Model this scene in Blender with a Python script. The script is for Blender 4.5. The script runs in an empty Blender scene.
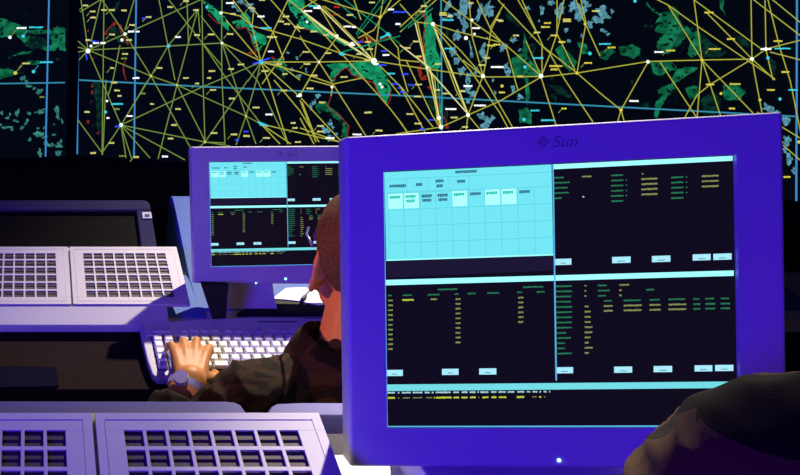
import bpy, bmesh, math, random
import numpy as np
from mathutils import Vector, Matrix, noise
random.seed(7)
SC = bpy.context.scene
COL = SC.collection
R = math.radians

# ---------------------------------------------------------------- camera ---
FPX, PX0, PY0, PITCH = 850.0, 30.0, 237.5, R(26.7)
CAMZ = 1.615
CP, SP = math.cos(PITCH), math.sin(PITCH)
CAM = Vector((0, 0, CAMZ))
cam = bpy.data.cameras.new('camera')
cam.sensor_width = 36.0
cam.lens = FPX / 800 * 36.0
cam.shift_x = (400 - PX0) / 800
cam.shift_y = 0.0
cam.clip_start = 0.02
camo = bpy.data.objects.new('camera', cam)
COL.objects.link(camo)
camo.location = CAM
camo.rotation_euler = (math.pi / 2 - PITCH, 0, 0)
SC.camera = camo


def ray(px, py):
    a, b = (px - PX0) / FPX, (py - PY0) / FPX
    return Vector((a, CP - b * SP, -SP - b * CP))


def at_depth(px, py, z):
    return CAM + ray(px, py) * z


def at_height(px, py, h):
    r = ray(px, py)
    return CAM + r * ((h - CAMZ) / r.z)


def at_plane(px, py, p, n):
    r = ray(px, py)
    return CAM + r * ((p - CAM).dot(n) / r.dot(n))


# ------------------------------------------------------------- materials ---
def new_mat(name):
    m = bpy.data.materials.new(name)
    m.use_nodes = True
    nt = m.node_tree
    return m, nt, nt.nodes['Principled BSDF']


def plain(name, col, rough=0.5, spec=0.4, metal=0.0, grain=0.0, gscale=300.0, bump=0.0):
    m, nt, b = new_mat(name)
    b.inputs['Base Color'].default_value = (*col, 1)
    b.inputs['Roughness'].default_value = rough
    b.inputs['Specular IOR Level'].default_value = spec
    b.inputs['Metallic'].default_value = metal
    if grain or bump:
        tc = nt.nodes.new('ShaderNodeTexCoord')
        nz = nt.nodes.new('ShaderNodeTexNoise')
        nz.inputs['Scale'].default_value = gscale
        nz.inputs['Detail'].default_value = 3
        nt.links.new(tc.outputs['Object'], nz.inputs['Vector'])
        if grain:
            mx = nt.nodes.new('ShaderNodeMix'); mx.data_type = 'RGBA'
            mx.inputs['A'].default_value = (*[c * (1 - grain) for c in col], 1)
            mx.inputs['B'].default_value = (*[min(1, c * (1 + grain)) for c in col], 1)
            nt.links.new(nz.outputs['Fac'], mx.inputs['Factor'])
            nt.links.new(mx.outputs['Result'], b.inputs['Base Color'])
        if bump:
            bp = nt.nodes.new('ShaderNodeBump')
            bp.inputs['Strength'].default_value = bump
            bp.inputs['Distance'].default_value = 0.001
            nt.links.new(nz.outputs['Fac'], bp.inputs['Height'])
            nt.links.new(bp.outputs['Normal'], b.inputs['Normal'])
    return m


def srgb(r, g, b):
    f = lambda c: (c / 255 / 12.92) if c <= 10 else ((c / 255 + 0.055) / 1.055) ** 2.4
    return f(r), f(g), f(b)


def glow(name, rgb, k=1.0, var=0.0, vscale=30.0):
    """a picture element of a lit display"""
    m, nt, b = new_mat(name)
    c = srgb(*rgb)
    b.inputs['Base Color'].default_value = (0.004, 0.004, 0.005, 1)
    b.inputs['Roughness'].default_value = 0.5
    b.inputs['Specular IOR Level'].default_value = 0.1
    b.inputs['Emission Color'].default_value = (*c, 1)
    b.inputs['Emission Strength'].default_value = k
    if var:
        tc = nt.nodes.new('ShaderNodeTexCoord')
        nz = nt.nodes.new('ShaderNodeTexNoise')
        nz.inputs['Scale'].default_value = vscale
        nz.inputs['Detail'].default_value = 4
        nt.links.new(tc.outputs['Object'], nz.inputs['Vector'])
        mr = nt.nodes.new('ShaderNodeMapRange')
        mr.inputs['From Min'].default_value = 0.35
        mr.inputs['From Max'].default_value = 0.65
        mr.inputs['To Min'].default_value = k * (1 - var)
        mr.inputs['To Max'].default_value = k * (1 + var * 0.6)
        nt.links.new(nz.outputs['Fac'], mr.inputs['Value'])
        nt.links.new(mr.outputs['Result'], b.inputs['Emission Strength'])
    return m


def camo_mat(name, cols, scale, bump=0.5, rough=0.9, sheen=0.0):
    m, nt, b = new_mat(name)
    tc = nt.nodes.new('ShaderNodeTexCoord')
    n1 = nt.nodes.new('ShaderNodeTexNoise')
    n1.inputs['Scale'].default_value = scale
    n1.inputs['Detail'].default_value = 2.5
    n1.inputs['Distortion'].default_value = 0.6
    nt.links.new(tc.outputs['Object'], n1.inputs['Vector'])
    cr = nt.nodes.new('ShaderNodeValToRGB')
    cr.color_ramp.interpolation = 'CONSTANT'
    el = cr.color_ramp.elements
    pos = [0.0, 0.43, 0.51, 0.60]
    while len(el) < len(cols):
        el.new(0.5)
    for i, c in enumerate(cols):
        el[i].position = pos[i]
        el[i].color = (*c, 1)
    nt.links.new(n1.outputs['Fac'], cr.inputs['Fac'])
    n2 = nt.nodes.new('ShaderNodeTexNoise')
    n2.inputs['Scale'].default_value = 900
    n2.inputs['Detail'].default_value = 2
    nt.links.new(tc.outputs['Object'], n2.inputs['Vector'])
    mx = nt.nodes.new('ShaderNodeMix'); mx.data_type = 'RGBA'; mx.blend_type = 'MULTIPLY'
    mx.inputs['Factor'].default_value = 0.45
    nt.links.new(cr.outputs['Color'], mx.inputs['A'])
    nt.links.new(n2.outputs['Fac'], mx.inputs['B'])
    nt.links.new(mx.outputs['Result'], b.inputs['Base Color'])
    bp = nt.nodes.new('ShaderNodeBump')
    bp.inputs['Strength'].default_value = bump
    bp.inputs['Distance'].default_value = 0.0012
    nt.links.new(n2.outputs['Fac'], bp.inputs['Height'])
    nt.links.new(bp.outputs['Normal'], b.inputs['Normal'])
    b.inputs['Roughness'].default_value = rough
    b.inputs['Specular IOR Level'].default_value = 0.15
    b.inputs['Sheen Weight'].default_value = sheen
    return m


M = {
    'shell': plain('monitor grey plastic', (0.55, 0.53, 0.60), 0.55, 0.25, grain=0.03, gscale=900, bump=0.08),
    'shell_dark': plain('monitor seam grey', (0.10, 0.09, 0.13), 0.6, 0.2),
    'logo': plain('logo print', (0.25, 0.24, 0.30), 0.6, 0.2),
    'panel': plain('console light grey', (0.62, 0.59, 0.60), 0.6, 0.25, grain=0.05, gscale=700, bump=0.12),
    'deck': plain('console deck grey', (0.56, 0.54, 0.57), 0.6, 0.25, grain=0.05, gscale=600, bump=0.12),
    'hood_dark': plain('hood charcoal', (0.040, 0.038, 0.085), 0.7, 0.04, grain=0.05, gscale=500, bump=0.1),
    'board': plain('board blue grey', (0.11, 0.10, 0.32), 0.6, 0.1, grain=0.05, gscale=500, bump=0.1),
    'hood': plain('hood blue grey', (0.085, 0.15, 0.46), 0.6, 0.1, grain=0.05, gscale=500, bump=0.1),
    'cell': plain('grille backing brown black', (0.085, 0.064, 0.066), 0.6, 0.25, grain=0.25, gscale=260),
    'black': plain('black laminate', (0.019, 0.0135, 0.0135), 0.8, 0.0, grain=0.2, gscale=80),
    'gloss': plain('dark glass', (0.009, 0.007, 0.006), 0.5, 0.03),
    'rubber': plain('black rubber', (0.012, 0.012, 0.014), 0.7, 0.2),
    'pad': plain('dark navy cloth', (0.007, 0.007, 0.020), 0.85, 0.0, bump=0.3),
    'key': plain('key cap off white', (0.78, 0.77, 0.78), 0.5, 0.3),
    'keyside': plain('keyboard well', (0.10, 0.09, 0.10), 0.7, 0.2),
    'kcase': plain('keyboard case grey', (0.52, 0.50, 0.56), 0.5, 0.3, grain=0.04, gscale=700),
    'white': plain('white plastic', (0.75, 0.74, 0.76), 0.45, 0.35),
    'patch': plain('patch', (0.80, 0.79, 0.80), 0.85, 0.1),
    'print': plain('dark print', (0.05, 0.05, 0.08), 0.7, 0.1),
    'mark': plain('navy cable', (0.03, 0.03, 0.10), 0.5, 0.3),
    'skin': plain('skin', (0.50, 0.20, 0.055), 0.5, 0.25, grain=0.12, gscale=60, bump=0.25),
    'hair': plain('short dark hair', (0.085, 0.042, 0.018), 0.8, 0.15, grain=0.9, gscale=190, bump=1.0),
    'steel': plain('watch steel', (0.70, 0.70, 0.72), 0.35, 0.6, 0.2),
    'frame_blue': plain('spectacle frame blue', (0.06, 0.06, 0.25), 0.3, 0.5),
    'wall': plain('dark wall paint', (0.006, 0.006, 0.008), 0.9, 0.05, grain=0.2, gscale=40),
    'ceil': plain('dark ceiling paint', (0.02, 0.02, 0.025), 0.9, 0.05, grain=0.2, gscale=30),
    'floor': plain('dark carpet', (0.010, 0.010, 0.014), 0.95, 0.05, grain=0.4, gscale=200),
    'bezel': plain('screen frame black', (0.006, 0.006, 0.007), 0.7, 0.1),
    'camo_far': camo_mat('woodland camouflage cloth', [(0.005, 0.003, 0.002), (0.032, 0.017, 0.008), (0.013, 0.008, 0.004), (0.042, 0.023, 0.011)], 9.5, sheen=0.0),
    'camo_near': camo_mat('dark camouflage cloth', [(0.012, 0.006, 0.0015), (0.105, 0.053, 0.018), (0.125, 0.064, 0.021), (0.024, 0.013, 0.003)], 6.6, bump=0.2),
    'trouser': camo_mat('camouflage trouser cloth', [(0.010, 0.007, 0.005), (0.06, 0.034, 0.02), (0.035, 0.03, 0.016), (0.09, 0.06, 0.035)], 9.0),
    'boot': plain('black boot leather', (0.012, 0.011, 0.010), 0.45, 0.4),
}
for n, w in (('camo_far', 0.0), ('camo_near', 0.0)):
    pass
G = {
    'sea': glow('map sea', (3, 7, 14), 1.0),
    'void': glow('map inlet', (5, 16, 20), 1.0),
    'land': glow('map land', (18, 112, 74), 0.95, 0.6, 30),
    'landb': glow('map land bright', (22, 150, 100), 1.0, 0.45, 30),
    'landd': glow('map land dim', (12, 54, 44), 0.75, 0.7, 40),
    'teal': glow('map island teal', (58, 135, 128), 0.9, 0.5, 60),
    'lake': glow('map relief pale blue', (98, 165, 184), 0.8, 0.5, 70),
    'route': glow('route yellow', (194, 194, 72), 0.80),
    'routeg': glow('route green yellow', (140, 168, 76), 0.72),
    'routew': glow('route pale', (222, 216, 140), 1.1),
    'grid': glow('map grid cyan', (54, 140, 170), 1.0),
    'gridb': glow('map grid blue', (62, 140, 205), 1.0),
    'tagy': glow('map tag yellow', (226, 222, 128), 0.9),
    'tagg': glow('map tag gold', (214, 200, 70), 1.1),
    'tagw': glow('map tag white', (250, 250, 250), 1.3),
    'tagc': glow('map tag cyan', (60, 205, 225), 1.1),
    'tagb': glow('map tag blue', (40, 70, 240), 1.2),
    'tagr': glow('map tag red', (190, 40, 30), 1.0),
    'coast': glow('map coast red', (160, 48, 34), 0.7),
    'hub': glow('map hub white', (235, 250, 235), 1.4),
    # desk monitors
    's_bg': glow('screen black', (15, 11, 22), 1.0),
    's_strip': glow('screen strip', (28, 22, 48), 1.0),
    's_win': glow('screen window', (116, 232, 246), 1.0),
    's_cell': glow('screen button', (124, 236, 248), 1.0),
    's_hot': glow('screen bright button', (168, 255, 255), 1.15),
    's_grid': glow('screen window lines', (98, 210, 226), 1.0),
    's_txt': glow('screen window text', (48, 100, 132), 1.0),
    's_txtg': glow('screen window green text', (20, 190, 170), 1.0),
    's_bar': glow('screen title bar', (158, 252, 255), 1.15),
    's_bar2': glow('screen lower bar', (118, 222, 232), 1.0),
    's_btn': glow('screen button white', (165, 228, 250), 1.1),
    's_line': glow('screen outline', (90, 180, 235), 1.0),
    's_grn': glow('screen green text', (40, 128, 86), 0.9),
    's_yel': glow('screen yellow text', (142, 156, 88), 0.85),
    's_yel2': glow('screen bright yellow text', (196, 214, 60), 1.0),
    's_wht': glow('screen white text', (170, 215, 225), 1.0),
    'led': glow('power light', (170, 235, 255), 2.5),
}


# --------------------------------------------------------------- builder ---
class MB:
    def __init__(self):
        self.v, self.f, self.m = [], [], []

    def quad(self, pts, mi=0):
        n = len(self.v)
        self.v += [Vector(p) for p in pts]
        self.f.append(tuple(range(n, n + len(pts))))
        self.m.append(mi)

    def prism(self, pts, d, mi=0):
        """outline pts swept by vector d"""
        n = len(self.v); k = len(pts); d = Vector(d)
        self.v += [Vector(p) for p in pts] + [Vector(p) + d for p in pts]
        self.f += [tuple(range(n + k - 1, n - 1, -1)), tuple(range(n + k, n + 2 * k))]
        self.f += [(n + i, n + (i + 1) % k, n + k + (i + 1) % k, n + k + i) for i in range(k)]
        self.m += [mi] * (k + 2)

    def box(self, lo, hi, mi=0, X=None):
        x0, y0, z0 = lo; x1, y1, z1 = hi
        pts = [Vector(p) for p in ((x0, y0, z0), (x1, y0, z0), (x1, y1, z0), (x0, y1, z0))]
        d = Vector((0, 0, z1 - z0))
        if X is not None:
            o = X @ Vector((0, 0, 0))
            d = (X @ d) - o
            pts = [X @ p for p in pts]
        self.prism(pts, d, mi)

    def loft(self, rings, mi=0, cap=True):
        n = len(self.v); k = len(rings[0])
        for r in rings:
            self.v += [Vector(p) for p in r]
        for i in range(len(rings) - 1):
            for j in range(k):
                a, b = n + i * k + j, n + i * k + (j + 1) % k
                self.f.append((a, b, b + k, a + k)); self.m.append(mi)
        if cap:
            self.f.append(tuple(range(n + k - 1, n - 1, -1))); self.m.append(mi)
            e = n + (len(rings) - 1) * k
            self.f.append(tuple(range(e, e + k))); self.m.append(mi)

    def tube(self, pts, rad, seg=10, mi=0, flat=1.0, flatdir=None):
        pts = [Vector(p) for p in pts]
        if not isinstance(rad, (list, tuple)):
            rad = [rad] * len(pts)
        rings = []
        up = Vector(flatdir) if flatdir is not None else Vector((0.13, 0.21, 0.97))
        for i, p in enumerate(pts):
            t = (pts[min(i + 1, len(pts) - 1)] - pts[max(i - 1, 0)]).normalized()
            s = t.cross(up)
            if s.length < 1e-4:
                s = t.cross(Vector((1, 0, 0)))
            s.normalize(); u = s.cross(t).normalized()
            rings.append([p + s * (rad[i] * math.cos(2 * math.pi * j / seg)) + u * (rad[i] * flat * math.sin(2 * math.pi * j / seg)) for j in range(seg)])
        self.loft(rings, mi)

    def ball(self, c, r, mi=0, X=None, seg=20, ring=12):
        c = Vector(c)
        if not isinstance(r, (list, tuple)):
            r = (r, r, r)
        rings = []
        for i in range(1, ring):
            th = math.pi * i / ring
            row = []
            for j in range(seg):
                ph = 2 * math.pi * j / seg
                p = Vector((r[0] * math.sin(th) * math.cos(ph), r[1] * math.sin(th) * math.sin(ph), -r[2] * math.cos(th)))
                row.append(c + (X @ p if X is not None else p))
            rings.append(row)
        self.loft(rings, mi)

    def limb(self, pts, rad, seg=16, flat=1.0, flatdir=None):
        """rounded tapering limb: tube plus a ball at each joint"""
        for i in range(len(pts) - 1):
            self.tube([pts[i], pts[i + 1]], [rad[i], rad[i + 1]], seg, flat=flat, flatdir=flatdir)
        for p, r in zip(pts, rad):
            self.ball(p, r * (0.5 + 0.5 * flat))


def link(name, mb, mats, parent=None, smooth=False, bevel=0.0, kind=None, origin=None):
    vs = mb.v
    if parent is not None:
        org = world_loc(parent)
    elif origin is not None:
        org = Vector(origin)
    else:
        xs = [v.x for v in vs]; ys = [v.y for v in vs]; zs = [v.z for v in vs]
        org = Vector(((min(xs) + max(xs)) / 2, (min(ys) + max(ys)) / 2, min(zs)))
    me = bpy.data.meshes.new(name)
    me.from_pydata([tuple(v - org) for v in vs], [], mb.f)
    if not isinstance(mats, (list, tuple)):
        mats = [mats]
    for m in mats:
        me.materials.append(m)
    me.polygons.foreach_set('material_index', mb.m)
    bm = bmesh.new(); bm.from_mesh(me)
    bmesh.ops.recalc_face_normals(bm, faces=bm.faces)
    bm.to_mesh(me); bm.free()
    if smooth:
        me.polygons.foreach_set('use_smooth', [True] * len(me.polygons))
    o = bpy.data.objects.new(name, me)
    COL.objects.link(o)
    if parent is not None:
        o.parent = parent
    else:
        o.location = org
    if bevel:
        b = o.modifiers.new('bevel', 'BEVEL')
        b.width = bevel; b.segments = 3; b.limit_method = 'ANGLE'; b.angle_limit = R(40)
        me.polygons.foreach_set('use_smooth', [True] * len(me.polygons))
        w = o.modifiers.new('wn', 'WEIGHTED_NORMAL')
    if kind:
        o['kind'] = kind
    return o


def world_loc(o):
    l = Vector(o.location)
    while o.parent is not None:
        o = o.parent
        l = l + Vector(o.location)
    return l


def thing(name, label, cat, loc, group=None):
    o = bpy.data.objects.new(name, None)
    o.empty_display_size = 0.05
    COL.objects.link(o)
    o.location = loc
    tag(o, label, cat, group)
    return o


def tag(o, label, cat, group=None):
    o['label'] = label; o['category'] = cat
    if group:
        o['group'] = group
    return o


def organic(name, mb, mat, voxel, parent=None, smooth_it=6, wrinkle=None, subs=None):
    """many overlapping limbs fused into one continuous skin"""
    o = link(name, mb, mat, parent)
    rm = o.modifiers.new('r', 'REMESH'); rm.mode = 'VOXEL'; rm.voxel_size = voxel; rm.use_smooth_shade = True
    sm = o.modifiers.new('s', 'SMOOTH'); sm.factor = 0.5; sm.iterations = smooth_it
    dg = bpy.context.evaluated_depsgraph_get()
    me = bpy.data.meshes.new_from_object(o.evaluated_get(dg))
    o.modifiers.clear()
    old = o.data
    me.name = name
    o.data = me
    bpy.data.meshes.remove(old)
    me.materials.clear(); me.materials.append(mat)
    if wrinkle:
        org = world_loc(o)
        no = [v.normal.copy() for v in me.vertices]
        for v, n in zip(me.vertices, no):
            v.co += n * wrinkle(v.co + org)
    me.polygons.foreach_set('use_smooth', [True] * len(me.polygons))
    return o

# =============================================================== setting ===
def slab(name, lo, hi, mat):
    mb = MB(); mb.box(lo, hi)
    return link(name, mb, mat, kind='structure')


WALL_YAW = R(9.3)
HINGE = at_depth(71, 80, 4.2)
wr = Vector((math.cos(WALL_YAW), -math.sin(WALL_YAW), 0))        # along the main screen, to the right
wn = Vector((-math.sin(WALL_YAW), -math.cos(WALL_YAW), 0))       # towards the desks
LY = R(3.0)
lr = Vector((math.cos(LY), math.sin(LY), 0))
ln = Vector((math.sin(LY), -math.cos(LY), 0))

slab('floor', (-2.6, -1.6, -0.06), (5.2, 5.2, 0.0), M['floor'])
slab('floor_tier', (-2.6, -1.6, 0.0), (5.2, 0.62, 0.272), M['floor'])
slab('ceiling', (-2.6, -1.6, 3.3), (5.2, 5.2, 3.36), M['ceil'])
slab('wall_left', (-2.66, -1.6, 0), (-2.6, 5.2, 3.3), M['wall'])
slab('wall_right', (5.2, -1.6, 0), (5.26, 5.2, 3.3), M['wall'])
slab('wall_back', (-2.6, 5.2, 0), (5.2, 5.26, 3.3), M['wall'])
slab('wall_front', (-2.6, -1.66, 0), (5.2, -1.6, 3.3), M['wall'])


# ========================================================== video screens ===
class Board:
    """flat picture on a screen: painted with points given in the photo's frame, kept in the screen's own plane"""
    def __init__(self, p, n, mats):
        self.p, self.n = Vector(p), Vector(n)
        self.mb = MB(); self.keys = mats

    def pt(self, x, y, lift):
        return at_plane(x, y, self.p + self.n * lift, self.n)

    def poly(self, pts, key, lift):
        self.mb.quad([self.pt(x, y, lift) for x, y in pts], self.keys.index(key))

    def line(self, pts, w, key, lift):
        for (x0, y0), (x1, y1) in zip(pts[:-1], pts[1:]):
            L = math.hypot(x1 - x0, y1 - y0) or 1
            nx, ny = -(y1 - y0) / L * w / 2, (x1 - x0) / L * w / 2
            self.poly([(x0 + nx, y0 + ny), (x1 + nx, y1 + ny), (x1 - nx, y1 - ny), (x0 - nx, y0 - ny)], key, lift)

    def rect(self, x, y, w, h, key, lift):
        self.poly([(x - w / 2, y - h / 2), (x + w / 2, y - h / 2), (x + w / 2, y + h / 2), (x - w / 2, y + h / 2)], key, lift)

    def dot(self, x, y, r, key, lift, n=10):
        self.poly([(x + r * math.cos(2 * math.pi * i / n), y + r * math.sin(2 * math.pi * i / n)) for i in range(n)], key, lift)

    def blob(self, x, y, rx, ry, key, lift, rough=0.45, ang=0.0, n=14):
        s = random.random() * 50
        ca, sa = math.cos(ang), math.sin(ang)
        pts = []
        for i in range(n):
            a = 2 * math.pi * i / n
            k = 1 + rough * noise.noise(Vector((math.cos(a) * 1.7 + s, math.sin(a) * 1.7, s))) * 1.6 + random.uniform(-.12, .12)
            u, v = rx * k * math.cos(a), ry * k * math.sin(a)
            pts.append((x + u * ca - v * sa, y + u * sa + v * ca))
        self.poly(pts, key, lift)

    def land(self, pts, key, lift, jag=1.0):
        """outline with a ragged coast"""
        src = pts
        for _ in range(3):
            out = []
            for i in range(len(pts)):
                a, b = pts[i], pts[(i + 1) % len(pts)]
                L = math.hypot(b[0] - a[0], b[1] - a[1])
                out.append(a)
                if L > 1.6:
                    out.append(((a[0] + b[0]) / 2 + random.uniform(-1, 1) * jag * min(1, L / 8), (a[1] + b[1]) / 2 + random.uniform(-1, 1) * jag * min(1, L / 8)))
            pts = out
        self.poly(pts, key, lift)
        # ragged inlets and dim relief inside the coast
        x0, x1 = min(p[0] for p in src), max(p[0] for p in src)
        y0, y1 = min(p[1] for p in src), max(p[1] for p in src)
        ar = (x1 - x0) * (y1 - y0)
        for _ in range(int(ar / 55)):
            x, y = random.uniform(x0, x1), random.uniform(y0, y1)
            self.blob(x, y, random.uniform(.8, 3.4), random.uniform(.5, 1.5), 'void', lift + .0008, .7, random.uniform(-1.2, 1.2))


GK = ['void', 'land', 'landb', 'landd', 'teal', 'lake', 'route', 'routeg', 'routew', 'grid', 'gridb', 'tagy', 'tagg', 'tagw', 'tagc', 'tagb', 'tagr', 'coast', 'hub']
L_LAND, L_GRID, L_COAST, L_ROUTE, L_TAG, L_HUB = .002, .004, .005, .006, .008, .010


def tags(B, s):
    for t in s.split():
        q = t.split(',')
        x, y = float(q[0]), float(q[1])
        k = {'y': 'tagy', 'g': 'tagg', 'w': 'tagw', 'c': 'tagc', 'b': 'tagb', 'r': 'tagr', 'd': 'routeg'}[q[2] if len(q) > 2 else 'y']
        w = float(q[3]) if len(q) > 3 else 5.6
        # a tag is a short run of unreadable characters
        n = max(2, int(round(w / 1.9)))
        cw = w / n
        for i in range(n):
            hh = random.uniform(1.3, 1.85)
            B.rect(x - w / 2 + cw * (i + .5), y + random.uniform(-.12, .12), cw * random.uniform(.86, 1.04), hh, k, L_TAG)
        if random.random() < 0.45 and k in ('tagy', 'tagg'):
            x0, y0 = x - w / 2 - .6, y + 1.4
            B.line([(x0, y0), (x0 - 2.6, y0 + 3.2)], .8, 'routeg', L_TAG)


def dots(B, s):
    for t in s.split():
        q = t.split(',')
        k = {'w': 'hub', 'c': 'tagc', 'y': 'tagg', 'b': 'tagb'}[q[2] if len(q) > 2 else 'w']
        B.dot(float(q[0]), float(q[1]), float(q[3]) if len(q) > 3 else 1.5, k, L_HUB)


def blobs(B, s, key, rough=.5):
    for t in s.split():
        q = [float(a) for a in t.split(',')]
        B.blob(q[0], q[1], q[2], q[3], key, L_LAND + (.0006 if key == 'lake' else 0), rough, random.uniform(-.5, .5))


def routes(B, s, key='route', w=1.0):
    for t in s.strip().splitlines():
        for c in t.split('|'):
            n = [float(a) for a in c.replace(',', ' ').split()]
            if n:
                pts = list(zip(n[0::2], n[1::2]))
                for end in (0, -1):          # routes that leave the photo at its top run on up the screen
                    a, b = (pts[0], pts[1]) if end == 0 else (pts[-1], pts[-2])
                    if a[1] <= 3 and b[1] > a[1] + 2:
                        k = random.uniform(50, 130) / math.hypot(a[0] - b[0], a[1] - b[1])
                        e = (a[0] + (a[0] - b[0]) * k, a[1] + (a[1] - b[1]) * k)
                        if e[0] > 82:
                            pts = [e] + pts if end == 0 else pts + [e]
                B.line(pts, w, key, L_ROUTE + random.uniform(0, .001))


def screen_body(name, label, p, n, corners, top, group):
    base = at_plane(corners[3][0], corners[3][1], p, n)
    t = thing(name, label, 'video screen', (base.x, base.y, base.z), group)
    r = Vector((-n.y, n.x, 0))
    bl, br = at_plane(*corners[3], p, n), at_plane(*corners[2], p, n)
    bl, br = Vector(bl), Vector(br)
    up = Vector((0, 0, 1))
    tl = Vector((bl.x, bl.y, top)); tr = Vector((br.x, br.y, top))
    mb = MB(); mb.prism([bl, br, tr, tl], -n * 0.03)
    link('panel', mb, G['sea'], t)
    f = MB()
    e = 0.025
    for a, b, c, d in ((bl - up * e, br - up * e, br, bl), (tl, tr, tr + up * e, tl + up * e), (bl - r * e, bl, tl, tl - r * e), (br, br + r * e, tr + r * e, tr)):
        f.prism([a + n * .006, b + n * .006, c + n * .006, d + n * .006], -n * .09)
    link('frame', f, M['bezel'], t)
    for k in (.12, .5, .88):
        s = MB()
        c = bl.lerp(br, k) - n * .07
        s.prism([Vector((c.x - .04, c.y - .04, 0)), Vector((c.x + .04, c.y - .04, 0)), Vector((c.x + .04, c.y + .04, 0)), Vector((c.x - .04, c.y + .04, 0))], (0, 0, bl.z - .02))
        link('support_post', s, M['bezel'], t)
    return t


# ---- left screen
tL = screen_body('video_screen', 'dark wall screen at far left showing a coast and scattered pale islands', HINGE, ln, [(-120, 0), (66, 0), (66, 157), (-120, 158)], 2.25, 'wall map screens')
BL = Board(HINGE, ln, GK)
for pts, k in [
    ([(-60, 12), (-20, 10), (0, 18), (8, 20), (20, 25), (28, 30), (30, 36), (28, 47), (22, 40), (13, 33), (8, 37), (0, 38), (-50, 40)], 'land'),
    ([(48, 30), (57, 26), (66, 29), (66, 51), (58, 50), (48, 51), (40, 48), (52, 44), (50, 36)], 'land'),
    ([(28, 30), (48, 30), (50, 33), (40, 34), (30, 34)], 'land'),
    ([(26, 40), (34, 36), (44, 38), (50, 44), (42, 47), (30, 48)], 'landd'),
    ([(12, 56), (25, 51), (33, 50), (30, 53), (18, 55)], 'land'),
    ([(27, 61), (38, 60), (41, 63), (34, 65), (28, 64)], 'land'),
    ([(8, 57), (12, 56), (9, 60)], 'landd'), ([(55, 59), (60, 58), (58, 61)], 'landd'),
    ([(-50, 66), (0, 69), (8, 68), (16, 72), (24, 73), (10, 76), (0, 79), (-40, 80)], 'land'),
    ([(42, 46), (66, 47), (58, 50), (44, 50)], 'land')]:
    BL.land(pts, k, L_LAND)
blobs(BL, '23,78,3,1.8 26,82,1.8,2 29,86,3,1.6 34,88.5,2.2,1 40,91,3.6,2.5 2,113,1.6,2 7,118,3,1.6 10,114,1,1.6 17,113,1.5,3 16,121,3,1 22,128,2.5,1.5 27,121,1.5,3.5 29,113,1.5,2 41,111,5,2 57,111,2,5 58,117,1.4,3 62,121,1,2.5 54,124,1,1 7,127,4,1.2 12,129,2,1.5 0,125,2,1 37,134,4,3 42,134,3,1.5 45,137,3,1.2 38,128,1.5,1.2 30,139,1.5,2.5 46,143,2,2.5 50,145,5,2 59,145,3.5,2.5 61,141,1.2,2 58,153,3,4 40,153,2.5,4 54,135,2,1 44,128,1,1.4 -12,118,4,3 -25,125,6,3 -20,140,4,3 -40,110,5,4', 'teal', .6)
BL.line([(49.3, -60), (49, 0), (46.5, 110), (45.5, 156.5)], 1.6, 'gridb', L_GRID)
BL.line([(-118, 85.2), (0, 83.6), (65, 82.6)], 1.3, 'grid', L_GRID)
BL.line([(10, 37), (16, 30)], .8, 'routeg', L_TAG); BL.line([(15, 73), (22, 65.5)], .8, 'routeg', L_TAG)
BL.line([(33.5, 71.5), (38.5, 65)], .8, 'grid', L_TAG); BL.line([(23, 36), (27, 31)], .8, 'grid', L_TAG)
tags(BL, '21.5,28,w,10 36,27.3,c,14 26,63.5,y,8 46.5,62.2,c,13 42,97,d,5')
dots(BL, '10,37.3,w,1.7 23.2,36.2,c,1.7 15.3,73,y,1.8 33.5,71.6,c,1.7')
link('map_picture', BL.mb, [G[k] for k in GK], tL)

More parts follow.
